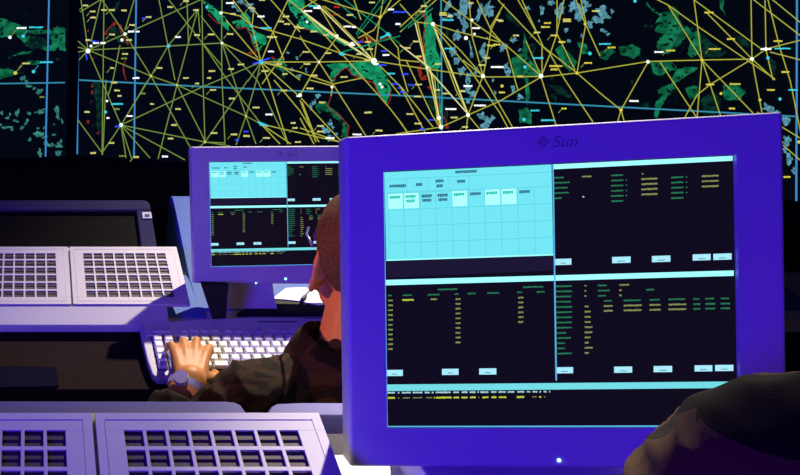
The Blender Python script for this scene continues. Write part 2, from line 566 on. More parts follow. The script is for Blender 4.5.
# ---- main screen
P0 = HINGE + wr * 0.03
tM = screen_body('video_screen', 'huge wall screen showing a green and black map crossed by yellow route lines', P0, wn, [(76.5, 0), (860, 0), (860, 205), (76.5, 155.5)], 2.25, 'wall map screens')
B = Board(P0, wn, GK)
for pts, k in [
    ([(92, 80), (99, 82), (102, 95), (105, 110), (104, 122), (99, 135), (96, 125), (97, 108)], 'landd'),
    ([(106, 28), (114, 26), (121, 30), (127, 36), (125, 44), (118, 42), (112, 34)], 'landd'),
    ([(116, 3), (120, 0), (118, 8), (114, 14)], 'landd'),
    ([(203, 0), (213, 6), (222, 13), (228, 22), (229, 31), (224, 27), (217, 20), (212, 14), (206, 8)], 'landb'),
    ([(232, 22), (245, 19), (250, 28), (258, 33), (266, 36), (266, 44), (262, 47), (258, 52), (254, 47), (251, 36), (246, 27), (236, 26)], 'landb'),
    ([(240, 14), (246, 12), (250, 18), (252, 28), (246, 24)], 'landb'),
    ([(286, -6), (304, -8), (304, 24), (296, 18), (290, 10)], 'landb'),
    ([(270, 60), (282, 58), (287, 66), (284, 72), (276, 68)], 'land'),
    ([(300, 8), (308, 16), (320, 26), (335, 37), (350, 44), (345, 46), (325, 36), (310, 30), (298, 28)], 'landb'),
    ([(326, 65), (345, 63.5), (374, 62), (380, 66), (388, 80), (391, 92), (386, 104), (380, 96), (374, 82), (362, 78), (352, 74), (347, 68), (341, 70), (336, 77), (332, 86), (330, 76), (333, 70)], 'landb'),
    ([(316, 104), (326, 101), (331, 108), (338, 113), (346, 122), (349, 126), (346, 138), (340, 137), (343, 126), (332, 115), (324, 110), (319, 114)], 'land'),
    ([(424, 22), (431, 12), (433, 26), (436, 45), (441, 60), (438, 70), (425, 68), (421, 62), (426, 52), (424, 38)], 'landb'),
    ([(426, 96), (440, 96), (446, 110), (448, 124), (436, 118)], 'landd'),
    ([(512, 58), (520, 53), (530, 60), (540, 70), (542, 77), (514, 77)], 'land'),
    ([(524, 30), (528, 44), (527, 60), (530, 98), (528, 106), (525, 100), (523, 62)], 'land'),
    ([(520, 56), (530, 44), (538, 42), (534, 54), (528, 62)], 'landd'),
    ([(555, 50), (563, 44), (572, 56), (577, 62), (570, 72), (560, 60)], 'land'),
    ([(577, 42), (586, 44), (590, 55), (582, 54)], 'land'),
    ([(518, 110), (526, 107), (532, 114), (532, 124), (520, 123)], 'land'),
    ([(508, 10), (514, 16), (520, 27), (512, 23), (505, 16)], 'landd'),
    ([(546, 84), (560, 86), (572, 95), (570, 98), (556, 91)], 'landd'),
    ([(550, 94), (558, 93), (556, 103)], 'landd'),
    ([(600, 52), (610, 48), (616, 52), (607, 60), (600, 58)], 'land'),
    ([(619, 47), (632, 44), (641, 49), (640, 54), (634, 59), (628, 56), (620, 54)], 'land'),
    ([(646, 2), (658, 13), (670, 12), (672, 6), (676, 8), (680, 20), (686, 38), (676, 47), (668, 54), (664, 53), (658, 50), (657, 42), (664, 34), (655, 31), (657, 26), (664, 23), (655, 23), (660, 16), (650, 8)], 'land'),
    ([(650, 62), (672, 62), (677, 68), (666, 72), (660, 76), (654, 74), (652, 68)], 'land'),
    ([(683, 25), (700, 33), (700, 50), (692, 58), (687, 54), (690, 42)], 'land'),
    ([(700, 33), (716, 45), (727, 52), (720, 57), (700, 58)], 'landd'),
    ([(658, 90), (670, 84), (676, 88), (668, 96), (662, 106), (657, 120), (654, 116), (655, 105), (660, 98)], 'land'),
    ([(676, 70), (690, 66), (698, 68), (686, 76), (676, 82), (670, 88), (672, 78)], 'land'),
    ([(685, 88), (697, 86), (700, 98), (690, 99)], 'land'),
    ([(719, -4), (724, 0), (723, 8), (726, 16), (721, 10)], 'land'),
    ([(734, 32), (742, 36), (752, 48), (742, 46)], 'landd'),
    ([(723, 85), (736, 84), (746, 92), (740, 100), (724, 99)], 'land'),
    ([(766, 58), (776, 62), (776, 76), (770, 70)], 'landd'),
    ([(700, 100), (712, 92), (722, 100), (715, 115), (704, 116)], 'landd')]:
    B.land(pts, k, L_LAND + random.uniform(0, .0004))
blobs(B, '465,6,6,8 459,14,4,4 464,24,4,6 480,12,2.6,8 488,8,4,6 491,13,3,4 458,36,3,5 471,50,1.4,7 482,50,2.4,6 484,57,2,4 453,52,3,5 457,61,3,3 462,70,3,4 469,77,2.4,6 468,88,3,5 472,94,3.4,3 468,101,2.6,3 482,116,5,4 490,120,4,4 485,127,5,3 448,6,2,5 450,16,3,2 443,19,2.4,2 476,70,2,4 493,80,1.4,2 495,92,1.2,2 503,48,3,5 506,66,2.4,4 508,73,3,4 514,40,4,2 520,97,3.4,2.6 513,89,2,3.4 528,8,3,2 542,9,2,4.4 560,12,4,8 573,6,5,6 581,10,5,6 586,4,4,4 578,16,3,4 596,19,5,4 590,24,3,4 566,30,2,2 569,41,1.8,1.5 582,36,1.5,1.5 539,21,1.2,1 602,10,4,6 606,16,4,3 612,12,2,2 604,31,4,1.6 608,34,2,1.4 550,3,3,3 499,40,1,1.4 520,50,1.6,1.2 487,38,1,1 768,108,6,3 776,112,4,2 786,121,3,4 779,128,2,3 788,140,4,4 790,160,3,6 794,172,2,4 785,150,2,3 241,2,4,2 249,5,4,1.6 234,6,2,2 238,10,2,1.2 253,10,3,1.4 272,38,2,1 276,65,2,1 288,53,1.4,1.4 292,70,1.6,2 299,76,2,1.4 297,58,1.2,1.2 318,96,3,2 314,103,1.6,3 311,106,1,3 326,130,3,3 331,124,1.6,4 330,138,3,3 336,134,1.4,2 306,70,1,3 311,108,1,2', 'lake', .7)
blobs(B, '98,48,3,4 92,47,2,2 109,32,3,2 124,56,2,4 270,62,3,2 284,74,3,4 447,34,3,4 436,88,4,6 442,100,3,6 533,34,2,1 552,78,2,2 645,105,3,3 632,82,1.6,1.4 648,26,6,2 742,60,2,1 235,30,3,4 225,24,2,6', 'landd', .7)
blobs(B, '114,24,2,1.6 120,28,1.6,3 106,34,2,1 127,42,1.2,3 88,31,1,1 92,86,1,1.6 92,92,1,2 91,102,.8,2 88,122,1.4,1.6 93,126,1.2,1.2 98,133,1.2,1 124,72,.8,3 93,59,1,1 420,71,2.4,5 424,78,3,3 419,58,2,3 423,48,1.4,3 424,16,1.6,3 431,88,3,1.6 436,98,1.4,4 438,108,2,3 430,105,2,1.4 444,114,3,2 440,124,4,2 447,127,2,2 365,35,2,1.4 371,40,3,1.2 273,58,2,1 251,53,2,1 363,41,1.4,2', 'coast', .6)
for c in ['208,14 214,20 219,24', '236,27 240,29 246,27 250,34 252,42 256,51', '246,54 256,52', '332,84 336,76 342,70 347,67.5 352,75 362,79 374,83 380,97 387,106 391,97 390,90', '332,86 331,96 328,106 332,111 340,115 345,122 349,126 347,138', '300,28 310,30', '424,14 427,22 423,38 425,50 421,63 421,78', '430,85 432,92 437,100 440,112 446,120 448,128', '113,22 121,26 121,32 126,40', '104,34 113,24', '125,60 123,70 126,80', '360,42 364,36 372,40 380,40', '320,8 328,16 340,14', '372,42 380,40 392,36']:
    n = [float(a) for a in c.replace(',', ' ').split()]
    B.line(list(zip(n[0::2], n[1::2])), 1.0, 'coast', L_COAST)
# grid
B.line([(79.6, -60), (79, 0), (77.7, 80), (76.9, 154)], 2.0, 'gridb', L_GRID)
B.line([(136.6, -60), (136.2, 0), (135, 80), (134, 156)], 1.6, 'gridb', L_GRID)
B.line([(441, -60), (441, 0), (442, 134), (443, 175)], 1.6, 'grid', L_GRID)
B.line([(797.5, -60), (797, 0), (796.3, 201)], 2.0, 'gridb', L_GRID)
B.line([(79, 80), (200, 86.5), (400, 95.5), (600, 106), (797, 116.5)], 1.5, 'grid', L_GRID)
routes(B, '''
88 50 168 46 222 43|88 50 125 34 200 0|88 50 151 76 177 85 246 116 261 124|102 0 125 34 151 76 195 156
134 0 125 30|120 45 113 80 108 96|104 0 103 80 102 155|81 0 88 50|101 0 91 42|80 12 100 0|88 50 121 125
88 50 78 41|88 50 78 52|88 50 79 60|88 50 78 47|121 125 151 76 168 46 198 9|121 125 200 88 261 62|121 125 200 141 230 146
121 125 185 160|121 125 150 158|121 125 132 160|121 125 126 158|121 125 102 153|159 0 168 46 175 80|169 0 200 40 222 66
198 9 188 44 177 85 158 159|187 0 188.5 45|198 9 200 33|177 85 200 131|78 120 103 154|201 16 222 43|222 0 221.5 43 222 80 225 144
202 0 203 80 205 143|203 44 226 78 261 124|222 43 234 80 246 116 256 144|222 43 257 80 288 144|248 80 205 142|261 62 248 81|261 62 256 82 246 116 236 145
205 142 225 143|205 142 200 130|205 142 196 150|106 80 103 152|148 80 121 125
''', 'routeg', 1.0)
routes(B, '''
222 43 261 61|222 12 240 16 252 26 272 31 300 39|252 26 261 62|233 0 252 26|245 0 253 9 273 32 284 60|254 8 252 26|271 0 285 16 300 32
288 0 273 32 261 62|289 0 302 11|298 24 281 58 262 84|226 20 258 58|261 62 319 62 374 61|261 62 300 72 333 84|261 62 268 80 288 144
261 62 281 80 300 97|274 80 300 111 319 142|261 124 300 133 340 142|261 124 291 144|261 124 280 144|261 62 281 66 300 80
319 6 337 36|322 6 360 45 374 61|324 6 365 33 400 60 420 62|300 39 340 53 374 61|300 36 306 46 319 62 332 82|337 37 319 62 300 95
308 17 342 54 365 80 388 106 402 124 408 134|374 61 420 68 483 77 541 76.5|376 62 402 88 433 127|374 61 380 17|380 17 400 0|380 17 324 0|380 17 383 0
354 0 361 20|374 61 366 36|333 84 366 136|333 84 331 96|310 80 333 86|309 80 300 95|301 98 340 140|300 100 316 142|302 102 315 136
300 118 314 144|300 128 340 142|388 80 400 95|362 78 333 84|388 35 398 48 400 66|400 4 416 22 433 24|400 32 436 0|400 27 430 0|316 0 300 10|310 0 319 6
391 0 374 30 358 38|400 86 425 132|406 60 432 115 440 127|427 68 435 80 437 122|400 65 408 92|417 20 427 68 440 127
433 24 455 31 500 42|433 25 445 60 456 90 468 114|433 24 460 50 483 76|434 27 470 70 500 113 508 128|443 0 470 20 507 46 541 76|469 0 472 36 483 76|477 0 491 30 503 44
500 12 491 30 486 62 483 76|490 28 504 4|448 60 468 114|463 60 483 76 513 128|483 76 468 115|468 115 466 132|468 115 482 132
396 134 441 127 468 115 500 101 541 77|400 122 409 134
500 2 541 45 577 73|541 45 551 54|506 46 515 80 518 90|518 0 537 33|522 0 543 46|526 41 541 76|542 45 542 76|557 0 557 34 550 54 541 77
564 0 556 36|557 34 575 70|550 54 565 80 593 122|576 0 585 23 600 56|581 0 586 23 577 73|541 77 577 73 648 61.5 702 60 752 59
541 77 556 125|577 73 600 93 621 110|658 0 668 5 700 28 775 79|668 5 702 60|694 0 702 60 697 119|697 2 760 48|648 62 621 110|660 62 697 118
621 110 617 124|621 110 625 124|702 60 721 117|702 60 753 113|752 59 711 84 697 95 684 119|706 12 752 59|751 0 752 59 762 113
765 0 766 49|768 0 779 45 790 80 801 134|754 0 801 36|773 0 801 23|752 59 775 80|766 49 801 40|770 52 801 60|766 50 773 80|752 59 766 49|783 145 800 160|757 112 800 138
''', 'route', 1.05)
routes(B, '''
302 11 332 35 374 61|319 6 345 32 374 61|400 45 430 68 441 127|415 22 441 127|427 68 468 114|433 24 455 80 468 114|300 9 337 37 351 44|337 37 374 61
''', 'routew', 1.2)
routes(B, '''345 0 388 34 400 44|388 34 360 55|380 0 356 34|386 0 357 36|400 36 342 52|402 30 432 4|408 28 433 8|424 0 436 60 442 128|335 0 356 18''', 'landb', 1.0)
tags(B, '''85.5,5.5 92.5,11.5 93,17.5 88,40,y,5 96,43,w,6 112,10 124,10.5 104,10 112,34.5 148.5,17 144,18.5,b,4 132,25 131,31.5,w,6 137.5,31.5,w,4 129,40 125,54,y,6 124,58.5,d,6 112,68,y,4 170,7 178,37,w,5.5 159.5,68 186,1 196,10 197,35
186,78 136,78,w,7 87,112 93,153 114,82.5,y,6 117,90.5 119.5,96,y,4 117,104,c,12 117,109,d,5 143,93.5,d,5 152,104,y,4 178,109 174,125 170.5,138.5 111.5,143 136,157 122,156,d,6 165,156.5,w,6 129.5,116,w,6 197,83.5,y,4 108,118,w,3 103,43,w,5
211,34.5,y,6.5 230,34,y,6.5 230,3,w,8 233,14 262,0,y,6 251,8,y,6 261,16.5,w,7 286,16.5,y,6.5 281,21.5,y,6 287,24,y,6 272,37,y,10 271,51.5,w,6 231,69 241,64.5,y,6.5 212,71,y,6.5 209,78,y,4 265,71,y,7 279,64,y,6 285,74,y,5 297,27,y,6 266,28,c,11 301,28,y,6
213,90,y,6.5 232,98.5,y,6 284,90.5,y,6.5 256,107.5,y,7 269,114.5,w,7 214,133,y,6.5 234,134.5,y,6.5 246.5,136,y,6.5 246,131.5,b,5 266.5,138,y,7 237,140,b,4 293,123,y,5 295,128,y,5 298,142,y,6 299,96,w,5
313,6,c,9 317,8,w,7 308,11,w,8 337,7,r,6 350,15,y,6.5 347.5,26.5,w,8 354,27,w,4 314,31.5,y,7 326,35,y,6 306,52,y,7 328,53,y,6.5 307,64,y,7 314,75.5,y,7 344,77,y,7 360,54,y,7 352,45,w,6 372,2.5,y,6 391,9.5,w,6 396,12,b,6 398,24,w,5 388,35,c,6 360,42,b,5 368,42,y,6 370,49,y,6 386,55,w,7 384,51,b,6 391,73.5,c,8 342,54,c,6 368,60,y,7 376,64,w,6 382,65,b,9
310,88.5,y,7 322,102.5,y,6 320.5,126,y,7 320.5,131.5,y,7 330,138,w,9 368,112.5,y,7.5 379,130.5,y,7 357,134.5,w,9 395,84,b,6 399,88,b,3
403,12,b,8 424,6,y,6 422,11.5,y,7 443,13,g,7 443,15,y,7 450,16,y,5 448,20,c,11 471,3,y,5 476,28,w,8 407,48,y,7 416,41.5,y,6 418,56.5,y,8 438,64,y,7 405,74,b,7 449,48.5,c,9 491,45.5,g,8 497,44.5,g,7 487,58,y,6 482,65,y,7 496,67,w,10 499,20,y,5
411,85,b,6 418.5,84.5,y,7 403,92,b,6 417.5,96.5,y,7 437,90,y,6 446,93.5,y,7 468,86,w,9 462,91,y,6 451,109,w,11 480,105.5,w,12 454,117.5,y,7 410,114,y,7 418,123.5,y,7 431,120,b,6 423,129,b,6 465,127,y,6
516,35.5,y,6 501,21,y,5 537,32.5,y,6.5 547.5,23,g,7 545.5,27,g,9 567,19.5,g,8 567,21.2,y,8 554,35.5,g,7 562,42,g,7 556,66,g,13 554,69.5,g,7 538,58,c,11 520,76.5,g,6 588,63,g,8 596,11,y,8 502,92.5,g,6 535,110.5,c,9 548,120.3,c,14 564,108.5,g,5 501,67,w,5
605,44,c,12 611.5,47.5,g,8 659,52,w,9 670.5,50.5,g,9 634,101,w,9 709,12.5,g,9 731,39,g,8 714.5,49,g,12 766,49,w,11 782.5,48.5,c,16 778,41,g,9 785.5,72,g,8 710,84.5,g,8 735,84,g,11 732,108.5,g,6 771,90,g,8 793,90,c,9 787,177,g,7 781,142,g,4''')
dots(B, '88,51,w,2.4 91,46,w,1.4 125,34,w,1.6 122,40,w,1.6 168.5,46,c,1.8 151,76,y,1.3 121,125,w,1.9 105.5,112,c,1.6 107,101,w,1.2 177,85,y,1.2 222,43,w,1.3 221,13,w,1.6 207,7,c,1.6 261,62,c,2.2 251.5,26,c,1.5 255,38,c,1.4 246,116,y,1.2 261,124,c,1.8 300,95,w,1.8 319,62,w,1.2 332,87,w,1.4 337,36,w,1.6 307,22,w,1.3 374,61,w,3.0 380,17,y,1.6 319,7,w,1.8 388,34,c,1.8 342,54,c,1.8 433,24,w,2.0 427,68,w,1.2 466,38,w,2.0 474.5,34,w,1.2 472,20,w,1.5 468,115,w,1.9 483,76,w,2.0 439,118,w,2 441,127,w,2.2 541,76,w,2.3 577,73,y,1.6 585,24,y,1.4 525,67,c,1.7 590,53.5,c,1.8 502,86,y,1.6 524,119.5,c,1.7 648,61.8,w,1.8 702,60,y,1.6 752,59,w,1.9 766,49,w,1.8 621,110,y,1.7 635,1,c,1.7 721,93.5,y,1.5 768,58,c,1.7 780,99,c,1.6 760,100,y,1.5 799,142,y,1.6 205,142,y,1.3 380,84,w,1.4 382,87,w,1.4 352,44,w,2')
B.line([(115, 127), (121, 125)], 1.6, 'tagb', L_HUB); B.line([(253, 64), (270, 58)], 1.6, 'tagb', L_HUB); B.line([(258, 122), (268, 126)], 1.8, 'tagc', L_HUB)
B.line([(86, 54), (87, 60)], 1.4, 'tagb', L_HUB); B.line([(92, 41), (98, 42)], 1.6, 'tagb', L_HUB); B.line([(380, 38), (390, 34)], 1.4, 'tagc', L_HUB)
# the part of the map above the photo's upper edge
hubs = [(100 + i * 48 + random.uniform(-18, 18), random.uniform(-110, -12)) for i in range(15)]
for i, (x, y) in enumerate(hubs):
    B.dot(x, y, 1.8, 'hub', L_HUB)
    for q in sorted(hubs, key=lambda h: math.hypot(h[0] - x, h[1] - y))[1:5]:
        B.line([(x, y), q], 1.0, 'route' if x > 230 else 'routeg', L_ROUTE + random.uniform(0, .001))
for _ in range(110):
    tags(B, '%.1f,%.1f,%s' % (random.uniform(88, 790), random.uniform(-125, -5), random.choice('yyyygwc')))
for _ in range(16):
    x, y = random.uniform(110, 780), random.uniform(-110, -18)
    B.blob(x, y, random.uniform(8, 30), random.uniform(5, 14), random.choice(['land', 'landb', 'landd']), L_LAND + random.uniform(0, .0004), .8, random.uniform(-1, 1), 26)
link('map_picture', B.mb, [G[k] for k in GK], tM)

# ============================================================== consoles ===
def xform(o, u, v, w):
    """local (u right, v down the slope, w out) -> world"""
    m = Matrix.Identity(4)
    for i, a in enumerate((u, v, w)):
        m.col[i] = Vector((a.x, a.y, a.z, 0))
    m.col[3] = Vector((o.x, o.y, o.z, 1))
    return m


SL = R(8.5)
PU, PV, PW = Vector((1, 0, 0)), Vector((0, -math.cos(SL), -math.sin(SL))), Vector((0, -math.sin(SL), math.cos(SL)))
PWID, PLEN = .2185, .183


def grille_panel(o, label):
    t = thing('grille_panel', label, 'grille panel', (o.x + PWID / 2, o.y - .17, o.z - .045), 'gridded panels on the consoles')
    X = xform(o, PU, PV, PW)
    mb = MB()
    u0, u1, v0, v1 = .0262, .1923, .0225, .1625
    T = -.002
    bar_u, bar_v = .0034, .0046
    # plate margins
    mb.box((0, 0, T), (PWID, v0, 0), 0, X); mb.box((0, v1, T), (PWID, PLEN, 0), 0, X)
    mb.box((0, v0, T), (u0, v1, 0), 0, X); mb.box((u1, v0, T), (PWID, v1, 0), 0, X)
    nu, nv = 8, 6
    for i in range(1, nu):
        c = u0 + (u1 - u0 + bar_u) * i / nu - bar_u / 2
        mb.box((c - bar_u / 2, v0, T), (c + bar_u / 2, v1, 0), 0, X)
    for j in range(1, nv):
        c = v0 + (v1 - v0 + bar_v) * j / nv - bar_v / 2
        mb.box((u0, c - bar_v / 2, T), (u1, c + bar_v / 2, -.0001), 0, X)
    # thin raised rim a little inside the outer edge
    e, k = .0085, .0008
    for a, b_, c, d in ((e, e, PWID - e, e + k), (e, PLEN - e - k, PWID - e, PLEN - e), (e, e, e + k, PLEN - e), (PWID - e - k, e, PWID - e, PLEN - e)):
        mb.box((a, b_, 0), (c, d, .0005), 0, X)
    link('face_plate', mb, M['panel'], t, bevel=.0006)
    # stacked dark slats behind the openings
    mb = MB()
    mb.box((u0 - .004, v0 - .004, T - .004), (u1 + .004, v1 + .004, T - .0015), 0, X)
    for j in range(nv * 2):
        c = v0 + (v1 - v0) * (j + .5) / (nv * 2)
        mb.box((u0, c - .004, T - .0015), (u1, c + .004, T - .0008 if j % 2 else T - .0002), 0, X)
    link('backing', mb, M['cell'], t)
    mb = MB()
    w = .003
    mb.box((0, 0, -.0072), (w, PLEN, T), 0, X); mb.box((PWID - w, 0, -.0072), (PWID, PLEN, T), 0, X)
    mb.box((w, 0, -.0072), (PWID - w, w, T), 0, X); mb.box((w, PLEN - w, -.0072), (PWID - w, PLEN, T), 0, X)
    link('side_skirt', mb, M['panel'], t)
    return t


def console(label, dy, dz, dx, floor_z, ledge, xmin, xmax, deck_back, ped):
    """dy, dz: shift of the whole row from the far one"""
    zt = .75 + dz
    t = thing('console_desk', label, 'console', ((xmin + xmax) / 2, 1.35 + dy, floor_z), 'operator consoles')
    prof = [(1.319, .772), (1.3622, .7868), (1.3626, .7815), (1.545, .8086), (1.556, .8086), (1.556, .752), (1.335, .752), (1.335, .757), (1.319, .757)]
    mb = MB()
    mb.prism([Vector((xmin, y + dy, z + dz)) for y, z in prof], (.256 + dx - xmin, 0, 0))
    link('panel_plinth', mb, M['deck'], t, bevel=.0015)
    mb = MB()
    mb.box((xmin, 1.332 + dy, zt - .03), (xmax, deck_back, zt))
    link('deck', mb, M['deck'], t, bevel=.002)
    if ledge:
        mb = MB()
        mb.box((xmin, 1.154 + dy, zt - .032), (xmax, 1.3315 + dy, zt))
        link('front_ledge', mb, M['black'], t, bevel=.003)
    mb = MB()
    mb.box((xmin + .05, ped[0], floor_z), (xmax - .05, ped[1], zt - .03))
    link('pedestal', mb, M['shell_dark'], t)
    return t


DYF, DZF, DXF = .665 - 1.545, .272, -.0175
console('far pale console with a black front ledge, carrying the keyboard and the smaller looking monitor', 0, 0, 0, 0, True, -1.5, 1.7, 1.56, (1.40, 1.55))
console('near console under the big monitor, pale lit deck at the bottom of the photo', DYF, DZF, DXF, .272, False, -1.1, 1.5, .7155, (.585, .665))
ro = Vector((.081, 1.545, .817))
fo = Vector((.0635, .665, 1.089))
grille_panel(ro, 'far console panel with dark grid, right one of the pair beside the far monitor')
grille_panel(ro + Vector((-PWID - .0035, 0, 0)), 'far console panel with dark grid, cut by the left photo edge')
grille_panel(fo, 'near console panel with dark grid, beside the big monitor, its corner in shadow')
grille_panel(fo + Vector((-PWID - .0035, 0, 0)), 'near console panel with dark grid, in the bottom left corner')


# ---- far console: sloping hood with dark glass, and the second hood behind the monitor
def rounded(pts, radii, n=6):
    out = []
    k = len(pts)
    for i in range(k):
        p = Vector(pts[i]); r = radii[i]
        if not r:
            out.append(p); continue
        a = (Vector(pts[i - 1]) - p); b = (Vector(pts[(i + 1) % k]) - p)
        a = p + a.normalized() * r; b = p + b.normalized() * r
        for j in range(n + 1):
            s = j / n
            out.append(a * (1 - s) ** 2 + p * (2 * s * (1 - s)) + b * s ** 2)
    return out


HA = R(27)
hp, hn = Vector((0, 1.68, .861)), Vector((0, -math.sin(HA), math.cos(HA)))
hood = thing('console_hood', 'sloping console hood with black glass behind the far gridded panels', 'hood', (-.4, 1.66, 0))
xr = .262
hu = Vector((0, math.cos(HA), math.sin(HA)))           # up the slope
ht = hp                                               # top edge line
lo_len = .128


def hpt(x, s, w=0):
    return Vector((x, 0, 0)) + ht - hu * s + hn * w


frame_out = rounded([hpt(-1.3, 0), hpt(xr - .004, 0), hpt(xr + .002, lo_len), hpt(-1.3, lo_len)], [0, .016, 0, 0])
mb = MB()
gx, g0 = xr - .034, .028
ring_in = [hpt(-1.27, g0), hpt(gx, g0), hpt(gx + .003, lo_len - .01), hpt(-1.27, lo_len - .01)]
# frame as four bars, swept down into the slope
d = -hn * .02
mb.prism(rounded([hpt(-1.3, 0), hpt(xr - .004, 0), hpt(xr - .003, g0), hpt(-1.3, g0)], [0, .016, 0, 0]), d)
mb.prism([hpt(gx, g0), hpt(xr - .003, g0), hpt(xr + .002, lo_len), hpt(gx + .003, lo_len)], d)
mb.prism([hpt(-1.3, g0), hpt(-1.27, g0), hpt(-1.27, lo_len), hpt(-1.3, lo_len)], d)
link('frame', mb, M['hood_dark'], hood, bevel=.0025)
mb = MB()
mb.prism([hpt(-1.27, g0, -.006), hpt(gx, g0, -.006), hpt(gx + .003, lo_len, -.006), hpt(-1.27, lo_len, -.006)], -hn * .008)
link('dark_glass', mb, M['gloss'], hood)
mb = MB()
lowy = hpt(0, lo_len, -.02)
topb = hpt(0, 0, -.02)
mb.prism([Vector((-1.3, lowy.y, 0)), Vector((-1.3, lowy.y, lowy.z)), Vector((-1.3, topb.y, topb.z)), Vector((-1.3, topb.y, 0))], (xr + 1.3 - .006, 0, 0))
link('body', mb, M['shell_dark'], hood)
mb = MB()
q = [at_plane(x, y, hp + hn * .0006, hn) for x, y in ((142, 212.5), (151, 212.2), (152, 218.2), (143, 218.6))]
mb.prism(q, hn * .001)
tg = link('label_plate', mb, M['white'], hood)
mb = MB()
q = [at_plane(x, y, hp + hn * .0018, hn) for x, y in ((144.6, 214.2), (149.4, 214), (149.8, 216.6), (145, 216.8))]
mb.prism(q, hn * .0003)
link('label_print', mb, M['shell_dark'], tg)

mb = MB()
prof = [(1.402, .7504), (1.408, .753), (1.52, .756), (1.70, .802), (1.765, .8165), (1.79, .819), (1.81, .812), (1.822, .795), (1.825, 0), (1.563, 0), (1.563, .7504)]
mb.prism([Vector((.327, y, z)) for y, z in prof], (1.2, 0, 0))
mb.prism([Vector((.2575, 1.378, .7503)), Vector((.335, 1.378, .7503)), Vector((.335, 1.54, .7503)), Vector((.2575, 1.54, .7503))], (0, 0, .0035))
o = link('console_hood', mb, M['hood'], bevel=.003)
tag(o, 'rounded pale blue hood just left of and behind the far monitor', 'hood')

# ---- near console: low back boards behind the panels
zb = DZF + .773
mb = MB()
q = [at_height(x, y, zb) for x, y in ((-150, 400), (225, 400.6), (235, 401.6), (241, 404.5), (249, 416), (-150, 416))]
mb.prism(q, (0, 0, -.052))
o = link('back_board', mb, M['board'], bevel=.003)
tag(o, 'blue grey back board along the top of the near gridded panels', 'board')
mb = MB()
q = [at_height(x, y, zb) for x, y in ((267, 416), (268, 410.5), (271, 406), (277, 403), (300, 402), (700, 402), (700, 416))]
mb.prism(q, (0, 0, -.052))
o = link('back_board', mb, M['board'], bevel=.003)
tag(o, 'short rounded back board left of the big monitor, behind the near panel corner', 'board')

# ============================================================== monitors ===
def hom(src, dst):
    A = []
    for (x, y), (u, v) in zip(src, dst):
        A += [[x, y, 1, 0, 0, 0, -u * x, -u * y], [0, 0, 0, x, y, 1, -v * x, -v * y]]
    h = np.linalg.solve(np.array(A, float), np.array(dst, float).ravel())
    H = np.append(h, 1).reshape(3, 3)

    def f(x, y):
        p = H @ np.array([x, y, 1.0])
        return p[0] / p[2], p[1] / p[2]
    return f


SCR1 = [(384, 172), (735.7, 155.2), (740.2, 427.4), (388, 428)]
TO_UV = hom(SCR1, [(0, 0), (1, 0), (1, 1), (0, 1)])
SK = ['s_bg', 's_strip', 's_win', 's_cell', 's_hot', 's_grid', 's_txt', 's_txtg', 's_bar', 's_bar2', 's_btn', 's_line', 's_grn', 's_yel', 's_yel2', 's_wht']


class Picture:
    """desktop picture given in the big monitor's own screen, kept as 0..1 coordinates"""
    def __init__(self):
        self.items = []

    def poly(self, pts, key, lift):
        self.items.append(([TO_UV(*p) for p in pts], key, lift))

    def rect(self, x0, y0, x1, y1, key, lift, slope=0.0):
        self.poly([(x0, y0), (x1, y0 + slope * (x1 - x0)), (x1, y1 + slope * (x1 - x0)), (x0, y1)], key, lift)

    def text(self, x0, x1, y, h, key, slope, words=True):
        """unreadable run of characters"""
        x = x0
        while x < x1 - .3:
            w = min(random.uniform(1.2, 1.9), x1 - x)
            j = random.uniform(-.15, .15)
            hh = h * random.uniform(.66, .92)
            yy = y + slope * (x - x0) + j
            self.rect(x, yy - hh / 2, x + w * .93, yy + hh / 2, key, .0006, slope)
            x += w


PIC = Picture()


def slope_at(y):
    return -.048 + (y - 163) / (428 - 163) * .047


def bar(x0, x1, y0, h, key, lift=.0004):
    s = slope_at(y0)
    PIC.rect(x0, y0, x1, y0 + h, key, lift, s)


P_ = PIC
# bright window upper left
P_.poly([(385.5, 172.2), (553.5, 164.2), (555.3, 255), (387.5, 260.5)], 's_win', .0003)
WU = hom([(0, 0), (1, 0), (1, 1), (0, 1)], [(385.5, 172.2), (553.5, 164.2), (555.3, 255), (387.5, 260.5)])


def wrect(u0, v0, u1, v1, key, lift):
    P_.poly([WU(u0, v0), WU(u1, v0), WU(u1, v1), WU(u0, v1)], key, lift)


for i in range(10):
    for j in range(4):
        u0, v0 = .02 + i * .0975, .245 + j * .186
        hot = j == 0 and i in (0, 1, 4, 6, 7)
        wrect(u0 - .004, v0 - .008, u0 + .093, v0, 's_grid', .0004)
        wrect(u0 - .004, v0, u0, v0 + .17, 's_grid', .0004)
        if hot:
            wrect(u0, v0, u0 + .088, v0 + .17, 's_hot', .00045)
for i in range(5):
    wrect(.01 + i * .125, .085, .013 + i * .125, .225, 's_grid', .0004)
wrect(.01, .078, .99, .086, 's_grid', .0004)
wrect(.01, .225, .52, .232, 's_grid', .0004)
wrect(.0, .985, 1, 1.0, 's_bar', .0005)


def wtext(u0, u1, v, key, hh=.034):
    u = u0
    while u < u1 - .003:
        w = min(random.uniform(.008, .013), u1 - u)
        wrect(u, v - hh / 2, u + w * .85, v + hh / 2 * random.uniform(.7, 1.1), key, .0006)
        u += w


wtext(.43, .56, .035, 's_txt', .03)
wtext(.03, .13, .16, 's_txt'); wtext(.19, .23, .155, 's_txt'); wtext(.31, .36, .125, 's_txt'); wtext(.315, .355, .18, 's_txt'); wtext(.44, .49, .14, 's_txt')
for i, (k, two) in enumerate([('s_txtg', 0), ('s_txtg', 1), ('s_txt', 1), ('s_txt', 1), ('s_txtg', 0), ('s_txt', 0), ('s_txtg', 0), ('s_txtg', 0), ('s_txt', 0)]):
    u0 = .028 + i * .0975
    wtext(u0, u0 + .065, .285, k)
    if two:
        wtext(u0 + .004, u0 + .06, .335, k)
